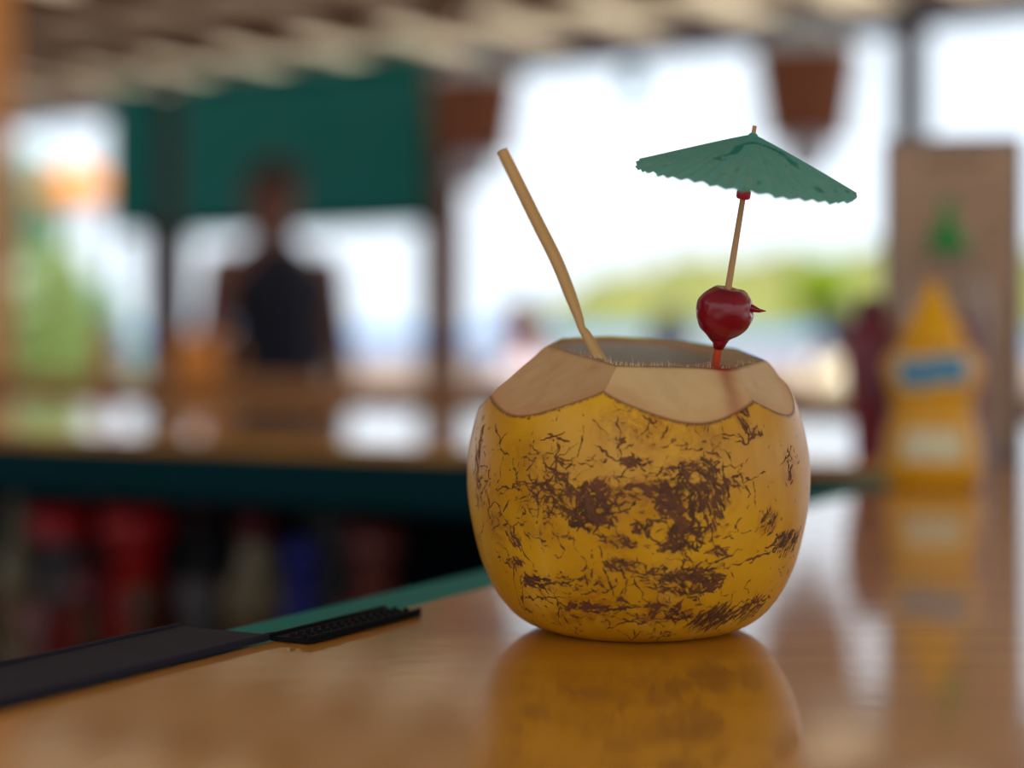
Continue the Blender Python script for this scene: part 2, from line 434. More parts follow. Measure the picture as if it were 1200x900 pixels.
# --- scars of the rind, laid down as strokes on the surface
U_g = (np.where(TH > math.pi, TH-2*math.pi, TH)[:, None]*.074)*np.ones_like(Z_g)
rs = np.random.RandomState(7)
wu = np.zeros_like(Z_g); wz = np.zeros_like(Z_g)
for k_ in range(14):
    fr = rs.uniform(500, 2600); an_ = rs.uniform(0, 6.28); ph_ = rs.uniform(0, 6.28, 2); am = .22/fr
    q_ = fr*(U_g*math.cos(an_)+Z_g*math.sin(an_)); wu += am*np.sin(q_+ph_[0]); wz += am*np.sin(q_*1.07+ph_[1])
U_g = U_g+wu*.75; Zw = Z_g+wz*.75
scar = np.zeros_like(Z_g); halo = np.zeros_like(Z_g)
def surf(px, py):                              # photo point -> (arc, height) on the rind
    k = (px-600)/F; kz = -(py-HZ)/F
    Y = np.linspace(DC-.085, DC, 400); x = k*Y-CX; y = Y-CY; z = EYE+kz*Y
    r = np.hypot(x, y); rb = np.interp(z, SZ[:1900], SR[:1900])
    h = np.argmax(r < rb)
    if not (r < rb).any(): h = np.argmin(r-rb)
    return math.atan2(x[h], -y[h])*.074, float(z[h])
pr = random.Random(11)
def stroke(p, q, wd, strength=1., arr=None):
    arr = scar if arr is None else arr
    x0, x1 = min(p[0], q[0])-3*wd, max(p[0], q[0])+3*wd; z0, z1 = min(p[1], q[1])-3*wd, max(p[1], q[1])+3*wd
    m = (U_g > x0) & (U_g < x1) & (Zw > z0) & (Zw < z1)
    if not m.any(): return
    u, z = U_g[m], Zw[m]
    dx, dz = q[0]-p[0], q[1]-p[1]; L2 = dx*dx+dz*dz+1e-12
    t = np.clip(((u-p[0])*dx+(z-p[1])*dz)/L2, 0, 1)
    d = np.hypot(u-p[0]-t*dx, z-p[1]-t*dz)
    wv = wd*(.55+.45*np.sin(np.pi*np.clip(t, .06, .94)))
    arr[m] = np.maximum(arr[m], strength*np.clip(1.5-d/wv, 0, 1))
def line(pts, wd=.0006, strength=.9, jit=.0004):
    """pts in crop pixels of the 2.25x study crop"""
    P = [surf(530+x/2.25, 370+y/2.25) for x, y in pts]
    for a, b in zip(P[:-1], P[1:]):
        n = max(1, int(math.hypot(a[0]-b[0], a[1]-b[1])/.003)); prev = a
        for i in range(1, n+1):
            t = i/n; c = (a[0]+(b[0]-a[0])*t+pr.gauss(0, jit), a[1]+(b[1]-a[1])*t+pr.gauss(0, jit))
            stroke(prev, c, wd*pr.uniform(.6, 1.35), strength*pr.uniform(.75, 1)); prev = c
def patch(cx, cy, rx, ry, n, ang=0, spread=.9, ln=.005, wd=.0008, strength=1., hal=.6):
    n = int(n*1.7); rx *= 1.25; ry *= 1.2; wd *= .72; ln *= 1.1
    c = surf(530+cx/2.25, 370+cy/2.25); sx, sz = rx*px2m/2.25, ry*px2m/2.25
    if hal: stroke((c[0]-sx*.5, c[1]), (c[0]+sx*.5, c[1]), max(sx*.5, sz)*.95, hal, halo)
    for i in range(n):
        a = pr.uniform(0, 6.283); q = math.sqrt(pr.random())
        x, z = c[0]+sx*q*math.cos(a), c[1]+sz*q*math.sin(a)
        t = math.radians(ang)+pr.gauss(0, spread); l = ln*pr.uniform(.3, 1.1)
        stroke((x-l/2*math.cos(t), z-l/2*math.sin(t)), (x+l/2*math.cos(t), z+l/2*math.sin(t)), wd*pr.uniform(.5, 1.4), strength*pr.uniform(.55, 1))
patch(605, 478, 52, 46, 80, 20, 1.2, .006, .0012, .95, .8)
patch(690, 468, 34, 62, 40, -68, .25, .010, .0007, 1., .55)
patch(372, 468, 34, 24, 34, 0, 1.2, .005, .001)
patch(362, 530, 46, 30, 52, 0, 1.3, .005, .0011, 1., .7)
patch(410, 515, 26, 34, 24, 30, 1., .005, .0009)
patch(620, 578, 42, 32, 50, 0, .8, .006, .001, 1., .8)
patch(630, 700, 72, 30, 62, -8, .4, .009, .0008, 1., .7)
patch(540, 785, 62, 30, 34, -15, .6, .008, .0007, .8, .8)
patch(225, 703, 44, 14, 30, 0, .4, .006, .0008)
patch(885, 595, 62, 20, 60, 38, .3, .008, .0008, 1., .5)
patch(690, 800, 62, 20, 44, 45, .22, .012, .0007, 1., .4)
patch(790, 775, 50, 26, 30, 50, .5, .008, .0005, 1., .4)
patch(490, 465, 56, 14, 24, 0, .5, .007, .0006, .8, .6)
patch(500, 560, 18, 17, 16, 0, 1.5, .003, .001)
patch(492, 386, 30, 9, 12, -12, .3, .006, .001)
patch(770, 268, 14, 26, 12, -60, .3, .006, .0009)
patch(800, 312, 24, 10, 10, 20, .8, .006, .0006)
patch(890, 400, 9, 44, 12, 80, .5, .005, .0007)
patch(270, 450, 50, 60, 30, -45, .5, .010, .0006, .9, .3)
patch(200, 370, 70, 50, 36, 20, 1.2, .005, .0004, .7, .35)
patch(62, 400, 14, 90, 26, 85, .4, .008, .0007, .9, .4)
patch(165, 650, 30, 14, 12, 10, .8, .005, .0007)
patch(158, 585, 16, 24, 8, -60, .3, .006, .0008)
patch(440, 598, 40, 10, 12, 5, .5, .005, .0007)
patch(450, 655, 36, 18, 18, -30, .6, .006, .0006)
patch(580, 612, 26, 10, 10, 0, .5, .006, .0008)
patch(600, 400, 40, 10, 10, 0, .4, .006, .0006)
patch(470, 290, 90, 50, 44, 50, .8, .007, .00035, .6, .45)
patch(650, 330, 60, 60, 26, 80, .5, .008, .0004, .6, .35)
patch(700, 620, 26, 10, 8, -10, .4, .006, .0006)
patch(835, 545, 22, 34, 14, 60, .4, .006, .0006)
patch(380, 770, 90, 8, 26, 0, .3, .008, .0007)
patch(600, 790, 40, 10, 12, -15, .3, .006, .0008)
patch(300, 800, 60, 20, 14, -20, .7, .005, .0004, .8)
patch(120, 560, 40, 40, 16, 20, .8, .005, .0005, .8)
patch(90, 470, 40, 60, 26, 60, .6, .007, .0005, .9, .4)
patch(230, 480, 60, 46, 30, 30, .8, .008, .0005, .9, .35)
patch(500, 470, 90, 20, 30, 5, .6, .006, .0006, .85, .5)
patch(330, 500, 40, 40, 30, -40, .6, .007, .0006, .9, .5)
patch(560, 440, 50, 26, 26, 0, 1., .006, .0007, .8, .7)
patch(655, 400, 44, 20, 22, 20, .8, .006, .0006, .85, .6)
patch(560, 690, 60, 16, 24, 0, .35, .008, .0006, .9, .4)
patch(430, 440, 40, 16, 16, 10, .6, .006, .0006, .85, .4)
patch(240, 560, 70, 24, 18, 15, .7, .005, .0004, .8, .3)
patch(350, 710, 90, 24, 16, 0, .5, .005, .0005, .8, .3)
patch(530, 840, 60, 10, 14, 60, .6, .004, .0005, .9, .2)
patch(690, 560, 40, 26, 18, 30, .9, .005, .0005, .8, .4)
patch(560, 300, 130, 34, 50, 70, .9, .005, .0003, .6, .35)
for L_ in ([(280, 330), (275, 440)], [(205, 485), (250, 440), (310, 512)], [(230, 440), (312, 522)], [(272, 440), (240, 520)], [(300, 430), (312, 470)],
           [(112, 290), (132, 360), (125, 420), (112, 450)], [(112, 456), (166, 454)], [(60, 320), (66, 400), (70, 490)], [(150, 488), (135, 516)],
           [(130, 552), (190, 550), (232, 508)], [(140, 570), (172, 602)], [(230, 712), (300, 706), (350, 690)], [(400, 660), (428, 740), (482, 770)],
           [(420, 640), (484, 662)], [(285, 770), (380, 768), (465, 772)], [(465, 766), (560, 770), (630, 800)], [(210, 804), (236, 830)],
           [(640, 850), (690, 800), (742, 752)], [(742, 800), (790, 760), (842, 740)], [(720, 668), (790, 640), (840, 622)], [(830, 520), (800, 572)], [(190, 740), (240, 745)]):
    line(L_, .0007)
for L_ in ([(450, 360), (535, 275)], [(370, 270), (410, 312)], [(550, 330), (576, 268)], [(722, 350), (746, 442)], [(796, 430), (800, 505)], [(718, 690), (700, 762)],
           [(480, 680), (720, 685)], [(360, 370), (402, 402)], [(722, 640), (714, 600)], [(705, 262), (718, 305)], [(500, 260), (538, 290)], [(745, 300), (772, 338)],
           [(580, 270), (575, 310)], [(640, 275), (655, 320)], [(420, 225), (450, 250)], [(440, 610), (520, 612)], [(260, 560), (300, 620)], [(850, 470), (858, 490)],
           [(560, 640), (720, 660)], [(310, 790), (420, 810)], [(640, 760), (720, 770)], [(860, 670), (872, 690)], [(900, 345), (905, 362)], [(740, 420), (765, 470)]):
    line(L_, .0004, .85, .0003)
for i in range(340):                           # scratches over the side towards the bar
    u = pr.gauss(-.012, .045); z = pr.uniform(.010, .092)
    t = pr.choice((pr.gauss(.1, .35), pr.gauss(2.2, .5), pr.gauss(.9, .4))); l = pr.expovariate(1/.0032)
    m1 = (u+pr.gauss(0, .0006), z+pr.gauss(0, .0006))
    stroke((u-l*math.cos(t), z-l*math.sin(t)), m1, pr.uniform(.00026, .0006), pr.uniform(.6, 1)); stroke(m1, (u+l*math.cos(t), z+l*math.sin(t)), pr.uniform(.00022, .0006), pr.uniform(.5, .95))
for i in range(520):                           # flecks all round
    u = pr.uniform(-.232, .232); z = pr.uniform(.004, .105)
    t = pr.uniform(0, 3.14); l = pr.expovariate(1/.0016)
    stroke((u-l*math.cos(t), z-l*math.sin(t)), (u+l*math.cos(t), z+l*math.sin(t)), pr.uniform(.0002, .00055), pr.uniform(.4, .95))
for i in range(26):                            # scars on the far side, too
    u = pr.choice((-1, 1))*pr.uniform(.14, .23); z = pr.uniform(.012, .09); a0 = pr.uniform(0, 3)
    for k in range(24):
        x, y = u+pr.gauss(0, .007), z+pr.gauss(0, .004); t = a0+pr.gauss(0, .5); l = pr.uniform(.001, .004)
        stroke((x-l*math.cos(t), y-l*math.sin(t)), (x+l*math.cos(t), y+l*math.sin(t)), .0007, pr.uniform(.5, 1))

def rind_material():
    m = bpy.data.materials.new('coconut_rind'); m.use_nodes = True; nt = m.node_tree; b = nt.nodes['Principled BSDF']; L = nt.links.new
    N = nt.nodes.new
    tc = N('ShaderNodeTexCoord')
    def noise(sc, det=5, st=None, dis=0.):
        n = N('ShaderNodeTexNoise'); n.inputs['Scale'].default_value = sc; n.inputs['Detail'].default_value = det; n.inputs['Distortion'].default_value = dis
        if st:
            mp = N('ShaderNodeMapping'); mp.inputs['Scale'].default_value = st; L(tc.outputs['Object'], mp.inputs[0]); L(mp.outputs[0], n.inputs['Vector'])
        else: L(tc.outputs['Object'], n.inputs['Vector'])
        return n.outputs[0]
    def mth(op, a, b_=None, clamp=False):
        n = N('ShaderNodeMath'); n.operation = op; n.use_clamp = clamp
        for i, v in enumerate((a, b_)):
            if v is None: continue
            if isinstance(v, (int, float)): n.inputs[i].default_value = v
            else: L(v, n.inputs[i])
        return n.outputs[0]
    def ramp(v, lo, hi):
        n = N('ShaderNodeMapRange'); n.interpolation_type = 'SMOOTHSTEP'; L(v, n.inputs[0]); n.inputs[1].default_value = lo; n.inputs[2].default_value = hi; return n.outputs[0]
    def mix(f, a, c):
        n = N('ShaderNodeMix'); n.data_type = 'RGBA'
        if isinstance(f, (int, float)): n.inputs[0].default_value = f
        else: L(f, n.inputs[0])
        for i, v in ((6, a), (7, c)):
            if isinstance(v, tuple): n.inputs[i].default_value = v
            else: L(v, n.inputs[i])
        return n.outputs[2]
    def attr(nm):
        n = N('ShaderNodeAttribute'); n.attribute_name = nm; return n.outputs['Fac']
    base = mix(ramp(noise(18, 4), .35, .7), lin((200, 140, 14)), lin((222, 164, 28)))
    base = mix(mth('MULTIPLY', ramp(noise(7, 5, (8, 8, 1)), .5, .75), .35), base, lin((230, 184, 84)))
    base = mix(mth('MULTIPLY', ramp(noise(45, 6, (1, 1, .6)), .52, .75), .45), base, lin((172, 100, 18)))
    fine = noise(420, 4); mid = noise(150, 5, None, 1.2)
    hal = mth('MULTIPLY', attr('halo'), ramp(mid, .30, .60))
    base = mix(mth('MULTIPLY', hal, .8), base, lin((140, 66, 18)))
    sc = mth('ADD', attr('scar'), mth('MULTIPLY', mth('SUBTRACT', mid, .5), 1.1))
    sc = mth('ADD', sc, mth('MULTIPLY', mth('SUBTRACT', fine, .5), .5))
    sc = mth('MULTIPLY', ramp(sc, .42, .78), ramp(attr('scar'), .05, .3))
    dk = mix(ramp(mid, .35, .65), lin((48, 26, 26)), lin((102, 60, 40)))
    col = mix(mth('MULTIPLY', sc, .93), base, dk)
    ed = mth('MULTIPLY', attr('edge'), ramp(fine, .3, .55))
    col = mix(mth('MULTIPLY', ed, .85), col, lin((92, 48, 24)))
    sp = ramp(noise(230, 2), .70, .76)
    col = mix(mth('MULTIPLY', sp, .7), col, lin((96, 50, 20)))
    L(col, b.inputs['Base Color'])
    b.inputs['Specular IOR Level'].default_value = .3
    L(mth('ADD', .36, mth('MULTIPLY', sc, .35)), b.inputs['Roughness'])
    bp = N('ShaderNodeBump'); bp.inputs['Strength'].default_value = .5; bp.inputs['Distance'].default_value = .0007
    L(mth('ADD', mth('MULTIPLY', sc, -.7), mth('MULTIPLY', noise(60, 4, (1, 1, .3)), .7)), bp.inputs['Height']); L(bp.outputs[0], b.inputs['Normal'])
    return m
def pt_attr(o, nm, arr):
    a = o.data.attributes.new(nm, 'FLOAT', 'POINT'); a.data.foreach_set('value', np.asarray(arr, dtype=np.float32).ravel())

coco = empty('coconut', (CX, CY, ZC)); tag(coco, 'yellow scarred drinking coconut with its top cut open, standing on the bar', 'coconut')
rind = me_np('rind', V, grid_quads(NC, NR), rind_material(), coco)
pt_attr(rind, 'scar', scar); pt_attr(rind, 'halo', halo)
pt_attr(rind, 'edge', np.clip(1-(sb[:, None]-s_grid)/.0013, 0, 1))
# flat underside
n0 = NC; me_np('underside', np.concatenate([V[::NR][:NC], [[0, 0, .0]]]), [(NC, (i+1) % NC, i) for i in range(NC)], rind.data.materials[0], coco, False)

# --- husk facets: continue every meridian from the rind's edge up the cuts to the sawn top
NF = 70
xb = X_g[:, -1]; yb = Y_g[:, -1]; rb = R_g[:, -1]; zb = Z_g[:, -1]
# meridian end on the top: r where lowest plane meets the tilted top
def plane_r(z):                                 # (NC,nplanes) radius of each plane at height z (NC,)
    den = planes[:, 0][None, :]*ex[:, None]+planes[:, 1][None, :]*ey[:, None]
    num = planes[:, 3][None, :]-planes[:, 2][None, :]*z[:, None]
    r = np.where(den > .02, num/np.maximum(den, .02), 9.); return r
zz = zb.copy()
zt_ = np.linspace(0, .05, 500)
rim_z = np.full(NC, np.nan); rim_r = np.full(NC, np.nan); done = np.zeros(NC, bool)
for dzv in zt_:
    z = zb+dzv; r = np.minimum(plane_r(z).min(1), rb+.001); tz = top_z(r*ex, r*ey)
    hit = (~done) & (z >= tz)
    rim_z[hit] = z[hit]; rim_r[hit] = r[hit]; done |= hit
bad = np.isnan(rim_z)
if bad.any(): rim_z[bad] = zb[bad]+.02; rim_r[bad] = .045
# soften the rim outline
def csm(a, n):
    k = np.exp(-.5*(np.arange(-3*n, 3*n+1)/n)**2); k /= k.sum(); return np.convolve(np.concatenate([a[-3*n:], a, a[:3*n]]), k, 'valid')
T = np.linspace(0, 1, NF)
Zf = zb[:, None]+(rim_z-zb)[:, None]*T[None, :]
Rf = np.zeros_like(Zf); Af = np.zeros(Zf.shape, int)
for j in range(NF):
    pr_ = plane_r(Zf[:, j]); Af[:, j] = pr_.argmin(1); Rf[:, j] = pr_.min(1)
off0 = rb-Rf[:, 0]
Rf += off0[:, None]*(1-T[None, :])**6
# gentle concavity, knife ripples and rounding at the rim
dish = np.sin(np.pi*T)[None, :]
Rf += -.0006*dish+.0005*np.sin(TH*13+.4)[:, None]*dish+.0004*np.sin(TH*31)[:, None]*dish*np.sin(T*9)[None, :]
Rf[:, -6:] -= (np.linspace(0, 1, 6)**2*.0009)[None, :]
VF = np.stack([Rf*ex[:, None], Rf*ey[:, None], Zf], -1).reshape(-1, 3)
def husk_material(name, c0, c1, c2):
    m = mat(name, c0, .6, var=.1, scale=40, bump=.25)
    nt = m.node_tree; b = nt.nodes['Principled BSDF']; L = nt.links.new; N = nt.nodes.new
    src = b.inputs['Base Color'].links[0].from_socket
    def attr(nm): n = N('ShaderNodeAttribute'); n.attribute_name = nm; return n.outputs['Fac']
    def mix(f, a, c):
        n = N('ShaderNodeMix'); n.data_type = 'RGBA'; L(f, n.inputs[0]); L(a, n.inputs[6]); n.inputs[7].default_value = c; return n.outputs[2]
    tc = N('ShaderNodeTexCoord'); nz = N('ShaderNodeTexNoise'); nz.inputs['Scale'].default_value = 90; nz.inputs['Detail'].default_value = 6; L(tc.outputs['Object'], nz.inputs['Vector'])
    mr = N('ShaderNodeMapRange'); L(nz.outputs[0], mr.inputs[0]); mr.inputs[1].default_value = .5; mr.inputs[2].default_value = .8; mr.inputs[4].default_value = .5
    x = mix(mr.outputs[0], src, lin(c2)); x = mix(attr('low'), x, lin(c1)); x = mix(attr('edge'), x, lin((110, 62, 34))); x = mix(attr('stain'), x, lin((150, 48, 28)))
    L(x, b.inputs['Base Color'])
    b.inputs['Subsurface Weight'].default_value = .12; b.inputs['Subsurface Radius'].default_value = (.004, .002, .001); b.inputs['Subsurface Scale'].default_value = .5
    return m
husk_mats = [husk_material('cut_husk_tan', (206, 164, 116), (196, 132, 80), (178, 132, 86)), husk_material('cut_husk_cream', (222, 182, 128), (206, 140, 84), (200, 152, 100)), husk_material('cut_husk_pale', (214, 176, 132), (198, 142, 96), (186, 140, 98))]
QF = grid_quads(NC, NF); fa = Af[QF[:, 0]//NF, np.minimum(QF[:, 0] % NF, NF-1)]
fa = Af.ravel()[QF[:, 2]]
hgt = (rim_z-zb)[:, None]*T[None, :]
edge = np.clip(1-hgt/.0011, 0, 1)*.9+.55*np.clip(1-((rim_z-zb)[:, None]*(1-T)[None, :])/.0008, 0, 1)
low = .45*np.clip(1-hgt/.007, 0, 1)
stth = math.asin((838-747.5)/(140))
st = np.exp(-((TH[:, None]-.55-.2*T[None, :])/.075)**2)*(.4+.3*T[None, :]) + .8*np.exp(-((TH[:, None]-.70)/.13)**2)*np.clip((T[None, :]-.9)/.1, 0, 1)
st[TH > 2] = 0
for i in range(len(cuts)):
    sel = QF[fa == i]
    if not len(sel): continue
    used, inv = np.unique(sel, return_inverse=True)
    o = me_np('cut_face', VF[used], inv.reshape(-1, 4), husk_mats[(0, 1, 2, 0, 1, 2, 0, 2)[i]], coco)
    for nm, arr in (('edge', edge), ('low', low), ('stain', st)): pt_attr(o, nm, arr.ravel()[used])

# --- sawn top ring, then the cavity
HXo, HYo, HR = -.0012, -.002, .0345
NT = 24
xr, yr, zr = VF.reshape(NC, NF, 3)[:, -1].T
hx = HXo+HR*(1+.03*np.sin(2*TH+1))*ex; hy = HYo+HR*(1+.03*np.sin(3*TH))*ey
t = np.linspace(0, 1, NT)
Xt = xr[:, None]*(1-t)+hx[:, None]*t; Yt = yr[:, None]*(1-t)+hy[:, None]*t
Zt = top_z(Xt, Yt)
Zt[:, 0] = zr; Zt += (.0006*np.sin(TH*7)[:, None]+.0004*np.sin(TH*23)[:, None])*np.sin(np.pi*t)[None, :]
Zt[:, -3:] -= np.array([0, .0004, .0014])[None, :]
topm = husk_material('sawn_top_grey_tan', (166, 132, 102), (150, 118, 92), (138, 104, 78))
stop = o = me_np('sawn_top', np.stack([Xt, Yt, Zt], -1).reshape(-1, 3), grid_quads(NC, NT), topm, coco)
pt_attr(o, 'edge', np.clip(1-t/.10, 0, 1)[None, :]*np.ones((NC, 1))*.7); pt_attr(o, 'low', np.zeros(NC*NT))
pt_attr(o, 'stain', (np.exp(-((TH[:, None]-.70)/.2)**2)*np.exp(-((t[None, :]-.15)/.35)**2)*(TH < 2)[:, None]))
NI = 30; t = np.linspace(0, 1, NI)
rad = np.interp(t, [0, .15, .45, .75, .9, 1], [1, 1.03, 1.08, .85, .45, .001]); dep = np.interp(t, [0, .15, .45, .75, .9, 1], [0, .008, .028, .048, .054, .056])
Xi = HXo+(hx-HXo)[:, None]*rad; Yi = HYo+(hy-HYo)[:, None]*rad; Zi = Zt[:, -1][:, None]*(1-t*.6)+(.120*.6)*t-dep
me_np('cavity', np.stack([Xi, Yi, Zi], -1).reshape(-1, 3), grid_quads(NC, NI), mat('coconut_flesh', (172, 154, 134), .45, var=.08, scale=50), coco)
# loose fibres along the cut rim
bmf = bmesh.new()
for i in range(110):
    th = pr.uniform(-1.15, 1.35) if i < 80 else pr.uniform(-.5, .3)
    j = int(np.argmin(np.abs(TH-th))); b0 = Vector((xr[j], yr[j], zr[j]))
    inward = Vector((-ex[j], -ey[j], 0))*pr.uniform(.0005, .004); b0 += inward; b0.z += TOPB*inward.y-.0003
    h = pr.uniform(.0012, .0034)*(1.5 if (i >= 80 and pr.random() < .35) else 1)
    tip = b0+Vector((pr.gauss(0, .0007), pr.gauss(0, .001), h))
    a = Vector((.0002, 0, 0)); b_ = Vector((0, .0002, 0))
    vs = [bmf.verts.new(b0+a), bmf.verts.new(b0-a*.5+b_), bmf.verts.new(b0-a*.5-b_), bmf.verts.new(tip)]
    for f in ((0, 1, 3), (1, 2, 3), (2, 0, 3)): bmf.faces.new([vs[k] for k in f])
fo = bm_obj('husk_fibres', bmf, mat('husk_fibre', (226, 200, 160), .6), stop); fo['kind'] = 'stuff'

# ------------------------------------------------------------------ straw
def cpt(px, py, dy=0.): return W(px, py, DC+dy)
sp = [cpt(589, 177, -.004), cpt(603, 206, -.006), cpt(628, 257, -.010), cpt(652, 305, -.015), cpt(668, 345, -.019), cpt(678, 372, -.022), cpt(682, 385, -.0235), cpt(688, 394, -.0245), cpt(704, 424, -.027), cpt(716, 447, -.029)]
sr = [x*px2m for x in (6.6, 7.3, 7.6, 7.6, 7.0, 5.4, 4.4, 5.8, 7.6, 7.6)]
strw = empty('drinking_straw', sp[-1]); base = sp[-1]
sm = mat('tan_straw', (196, 152, 92), .5, var=.25, scale=30, stretch=(1, 1, .25))
def resample(P, R_, n):
    P = [Vector(p) for p in P]; out = []; rr = []
    N_ = len(P)
    for i in range(n):
        u = i/(n-1)*(N_-1); k = min(int(u), N_-2); f = u-k
        p0, p1, p2, p3 = P[max(k-1, 0)], P[k], P[k+1], P[min(k+2, N_-1)]
        out.append(.5*((2*p1)+(p2-p0)*f+(2*p0-5*p1+4*p2-p3)*f*f+(3*p1-p0-3*p2+p3)*f**3)); rr.append(R_[k]+(R_[k+1]-R_[k])*f)
    return out, rr
pp, rr = resample([p-base for p in sp], sr, 60)
tube('outer_wall', pp, rr, sm, strw, 18, False)
tube('inner_wall', pp, [r*.8 for r in rr], mat('straw_inside', (130, 94, 54), .7), strw, 18, False)
tag(strw, 'tan drinking straw pinched near its lower end, leaning out of the coconut', 'straw')

# ------------------------------------------------------------------ cocktail umbrella
ub = cpt(838, 431, -.034); ua = cpt(883, 157, -.055)
umb = empty('cocktail_umbrella', ub); ax = (ua-ub); AL = ax.length; an = ax.normalized()
umb.rotation_mode = 'QUATERNION'; umb.rotation_quaternion = Vector((0, 0, 1)).rotation_difference(an)
def wood_stick():
    m = mat('umbrella_stick_wood', (186, 140, 96), .55, var=.25, scale=60, stretch=(1, 1, .2))
    nt = m.node_tree; b = nt.nodes['Principled BSDF']; L = nt.links.new; src = b.inputs['Base Color'].links[0].from_socket
    tc = nt.nodes.new('ShaderNodeTexCoord'); sx = nt.nodes.new('ShaderNodeSeparateXYZ'); L(tc.outputs['Object'], sx.inputs[0])
    mr = nt.nodes.new('ShaderNodeMapRange'); L(sx.outputs[2], mr.inputs[0]); mr.inputs[1].default_value = .017; mr.inputs[2].default_value = .030; mr.inputs[3].default_value = .85; mr.inputs[4].default_value = 0
    mx = nt.nodes.new('ShaderNodeMix'); mx.data_type = 'RGBA'; L(mr.outputs[0], mx.inputs[0]); L(src, mx.inputs[6]); mx.inputs[7].default_value = lin((206, 62, 30)); L(mx.outputs[2], b.inputs['Base Color'])
    return m
tube('stick', [(0, 0, -.010), (0, 0, .03), (0, 0, .06), (0, 0, AL+.0035)], [.0018, .0015, .0013, .0009], wood_stick(), umb, 12)
RU, HU = 121.5*px2m, 51*px2m
def paper():
    m = translucent('green_tissue_paper', (136, 226, 218), .8, var=.1, scale=70)
    nt = m.node_tree; b = nt.nodes['Principled BSDF']; L = nt.links.new; N = nt.nodes.new
    src = b.inputs['Base Color'].links[0].from_socket
    tc = N('ShaderNodeTexCoord')
    def nz(sc, det, dist): n = N('ShaderNodeTexNoise'); n.inputs['Scale'].default_value = sc; n.inputs['Detail'].default_value = det; n.inputs['Distortion'].default_value = dist; L(tc.outputs['Object'], n.inputs['Vector']); return n.outputs[0]
    def mr(v, a, c, o): n = N('ShaderNodeMapRange'); n.interpolation_type = 'SMOOTHSTEP'; L(v, n.inputs[0]); n.inputs[1].default_value = a; n.inputs[2].default_value = c; n.inputs[4].default_value = o; return n.outputs[0]
    def mix(f, a, c): n = N('ShaderNodeMix'); n.data_type = 'RGBA'; L(f, n.inputs[0]); L(a, n.inputs[6]); n.inputs[7].default_value = lin(c); return n.outputs[2]
    x = mix(mr(nz(55, 2, 1.), .58, .66, .8), src, (40, 170, 160)); x = mix(mr(nz(80, 2, 2.), .68, .73, .7), x, (160, 120, 116)); x = mix(mr(nz(200, 5, 0), .5, .8, .5), x, (186, 236, 224))
    L(x, b.inputs['Base Color'])
    for n in nt.nodes:
        if n.type == 'BSDF_TRANSLUCENT': L(x, n.inputs[0])
    return m
NPL = 44; seg = NPL*6; ring = 16
V = []; r2 = random.Random(5)
jit = [r2.uniform(-.0009, .0007) for _ in range(NPL)]; sag = [r2.uniform(-.0004, .0004) for _ in range(NPL)]
for i in range(ring+1):
    f = .035+(1-.035)*i/ring
    for j in range(seg):
        t = 2*math.pi*j/seg; k = j//6; ph = (j % 6)/6
        tri = abs(ph*2-1)
        edge_r = RU+jit[k]*(1-tri)*f**4+.0007*(1-tri)
        rr_ = edge_r*f
        z = AL-HU*(f**1.06)-.0012*(tri-.5)*f+sag[k]*f*f+.0006*math.sin(3*t+1)*f
        V.append((rr_*math.cos(t), rr_*math.sin(t), z))
Fc = [(i*seg+j, i*seg+(j+1) % seg, (i+1)*seg+(j+1) % seg, (i+1)*seg+j) for i in range(ring) for j in range(seg)]
can = me_np('canopy', V, Fc, paper(), umb, False)
rm = mat('umbrella_rib_card', (122, 120, 104), .7)
for k in range(8):
    t = 2*math.pi*k/8+.35; c, s_ = math.cos(t), math.sin(t)
    tube('rib', [(c*.0022, s_*.0022, AL-HU*.05-.0022), (c*RU*.86, s_*RU*.86, AL-HU*.86-.0018)], .00055, rm, can, 6)
    tube('stretcher', [(c*.0026, s_*.0026, AL-HU*1.14), (c*RU*.5, s_*RU*.5, AL-HU*.5-.002)], .0005, rm, can, 6)
lathe('sleeve', [(.0026, AL-HU*1.22), (.0029, AL-HU*1.20), (.0029, AL-HU*.9), (.0024, AL-HU*.88)], rm, umb, 16)
lathe('collar', [(.0024, AL-HU*1.42), (.0031, AL-HU*1.38), (.0031, AL-HU*1.26), (.0025, AL-HU*1.22)], mat('red_collar', (196, 30, 60), .4), umb, 16)
lathe('paper_cap', [(.0026, AL-.0026), (.0020, AL-.0004), (.0012, AL+.0004)], paper(), can, 16)
tag(umb, 'green paper cocktail umbrella stuck into the rim of the coconut', 'cocktail umbrella')

# ------------------------------------------------------------------ cherry on the stick
cc = ub+an*((431-364)/(431-157)*AL)
cher = empty('cherry', cc); cher.rotation_mode = 'QUATERNION'; cher.rotation_quaternion = umb.rotation_quaternion.copy()
bm = bmesh.new(); bmesh.ops.create_icosphere(bm, subdivisions=5, radius=1)
from mathutils import noise as mn
for v in bm.verts:
    p = v.co.copy(); n = mn.noise(p*1.3+Vector((3, 1, 2)))*.08+mn.noise(p*3.1)*.03
    r = .0122*(1+n)
    q = p*r
    if p.z < -.8: q.z -= .0028*((-p.z-.8)/.2)**1.5; k = ((-p.z-.8)/.2); q.x *= 1-.25*k; q.y *= 1-.25*k
    if p.z > .86: q.z -= .0015*((p.z-.86)/.14)
    q.x += .0016*p.z*.6
    g = (p-Vector((.93, -.25, .26)).normalized()).length
    if g < .3: q -= p*.0018*(1-g/.3)
    v.co = q
cm = mat('glossy_red_cherry', (128, 0, 22), .3, var=.3, scale=120, coat=.3, spec=.35, bump=.06)
cm.node_tree.nodes['Principled BSDF'].inputs['Subsurface Weight'].default_value = .15
cm.node_tree.nodes['Principled BSDF'].inputs['Subsurface Radius'].default_value = (.006, .001, .001)
bm_obj('flesh', bm, cm, cher, True)
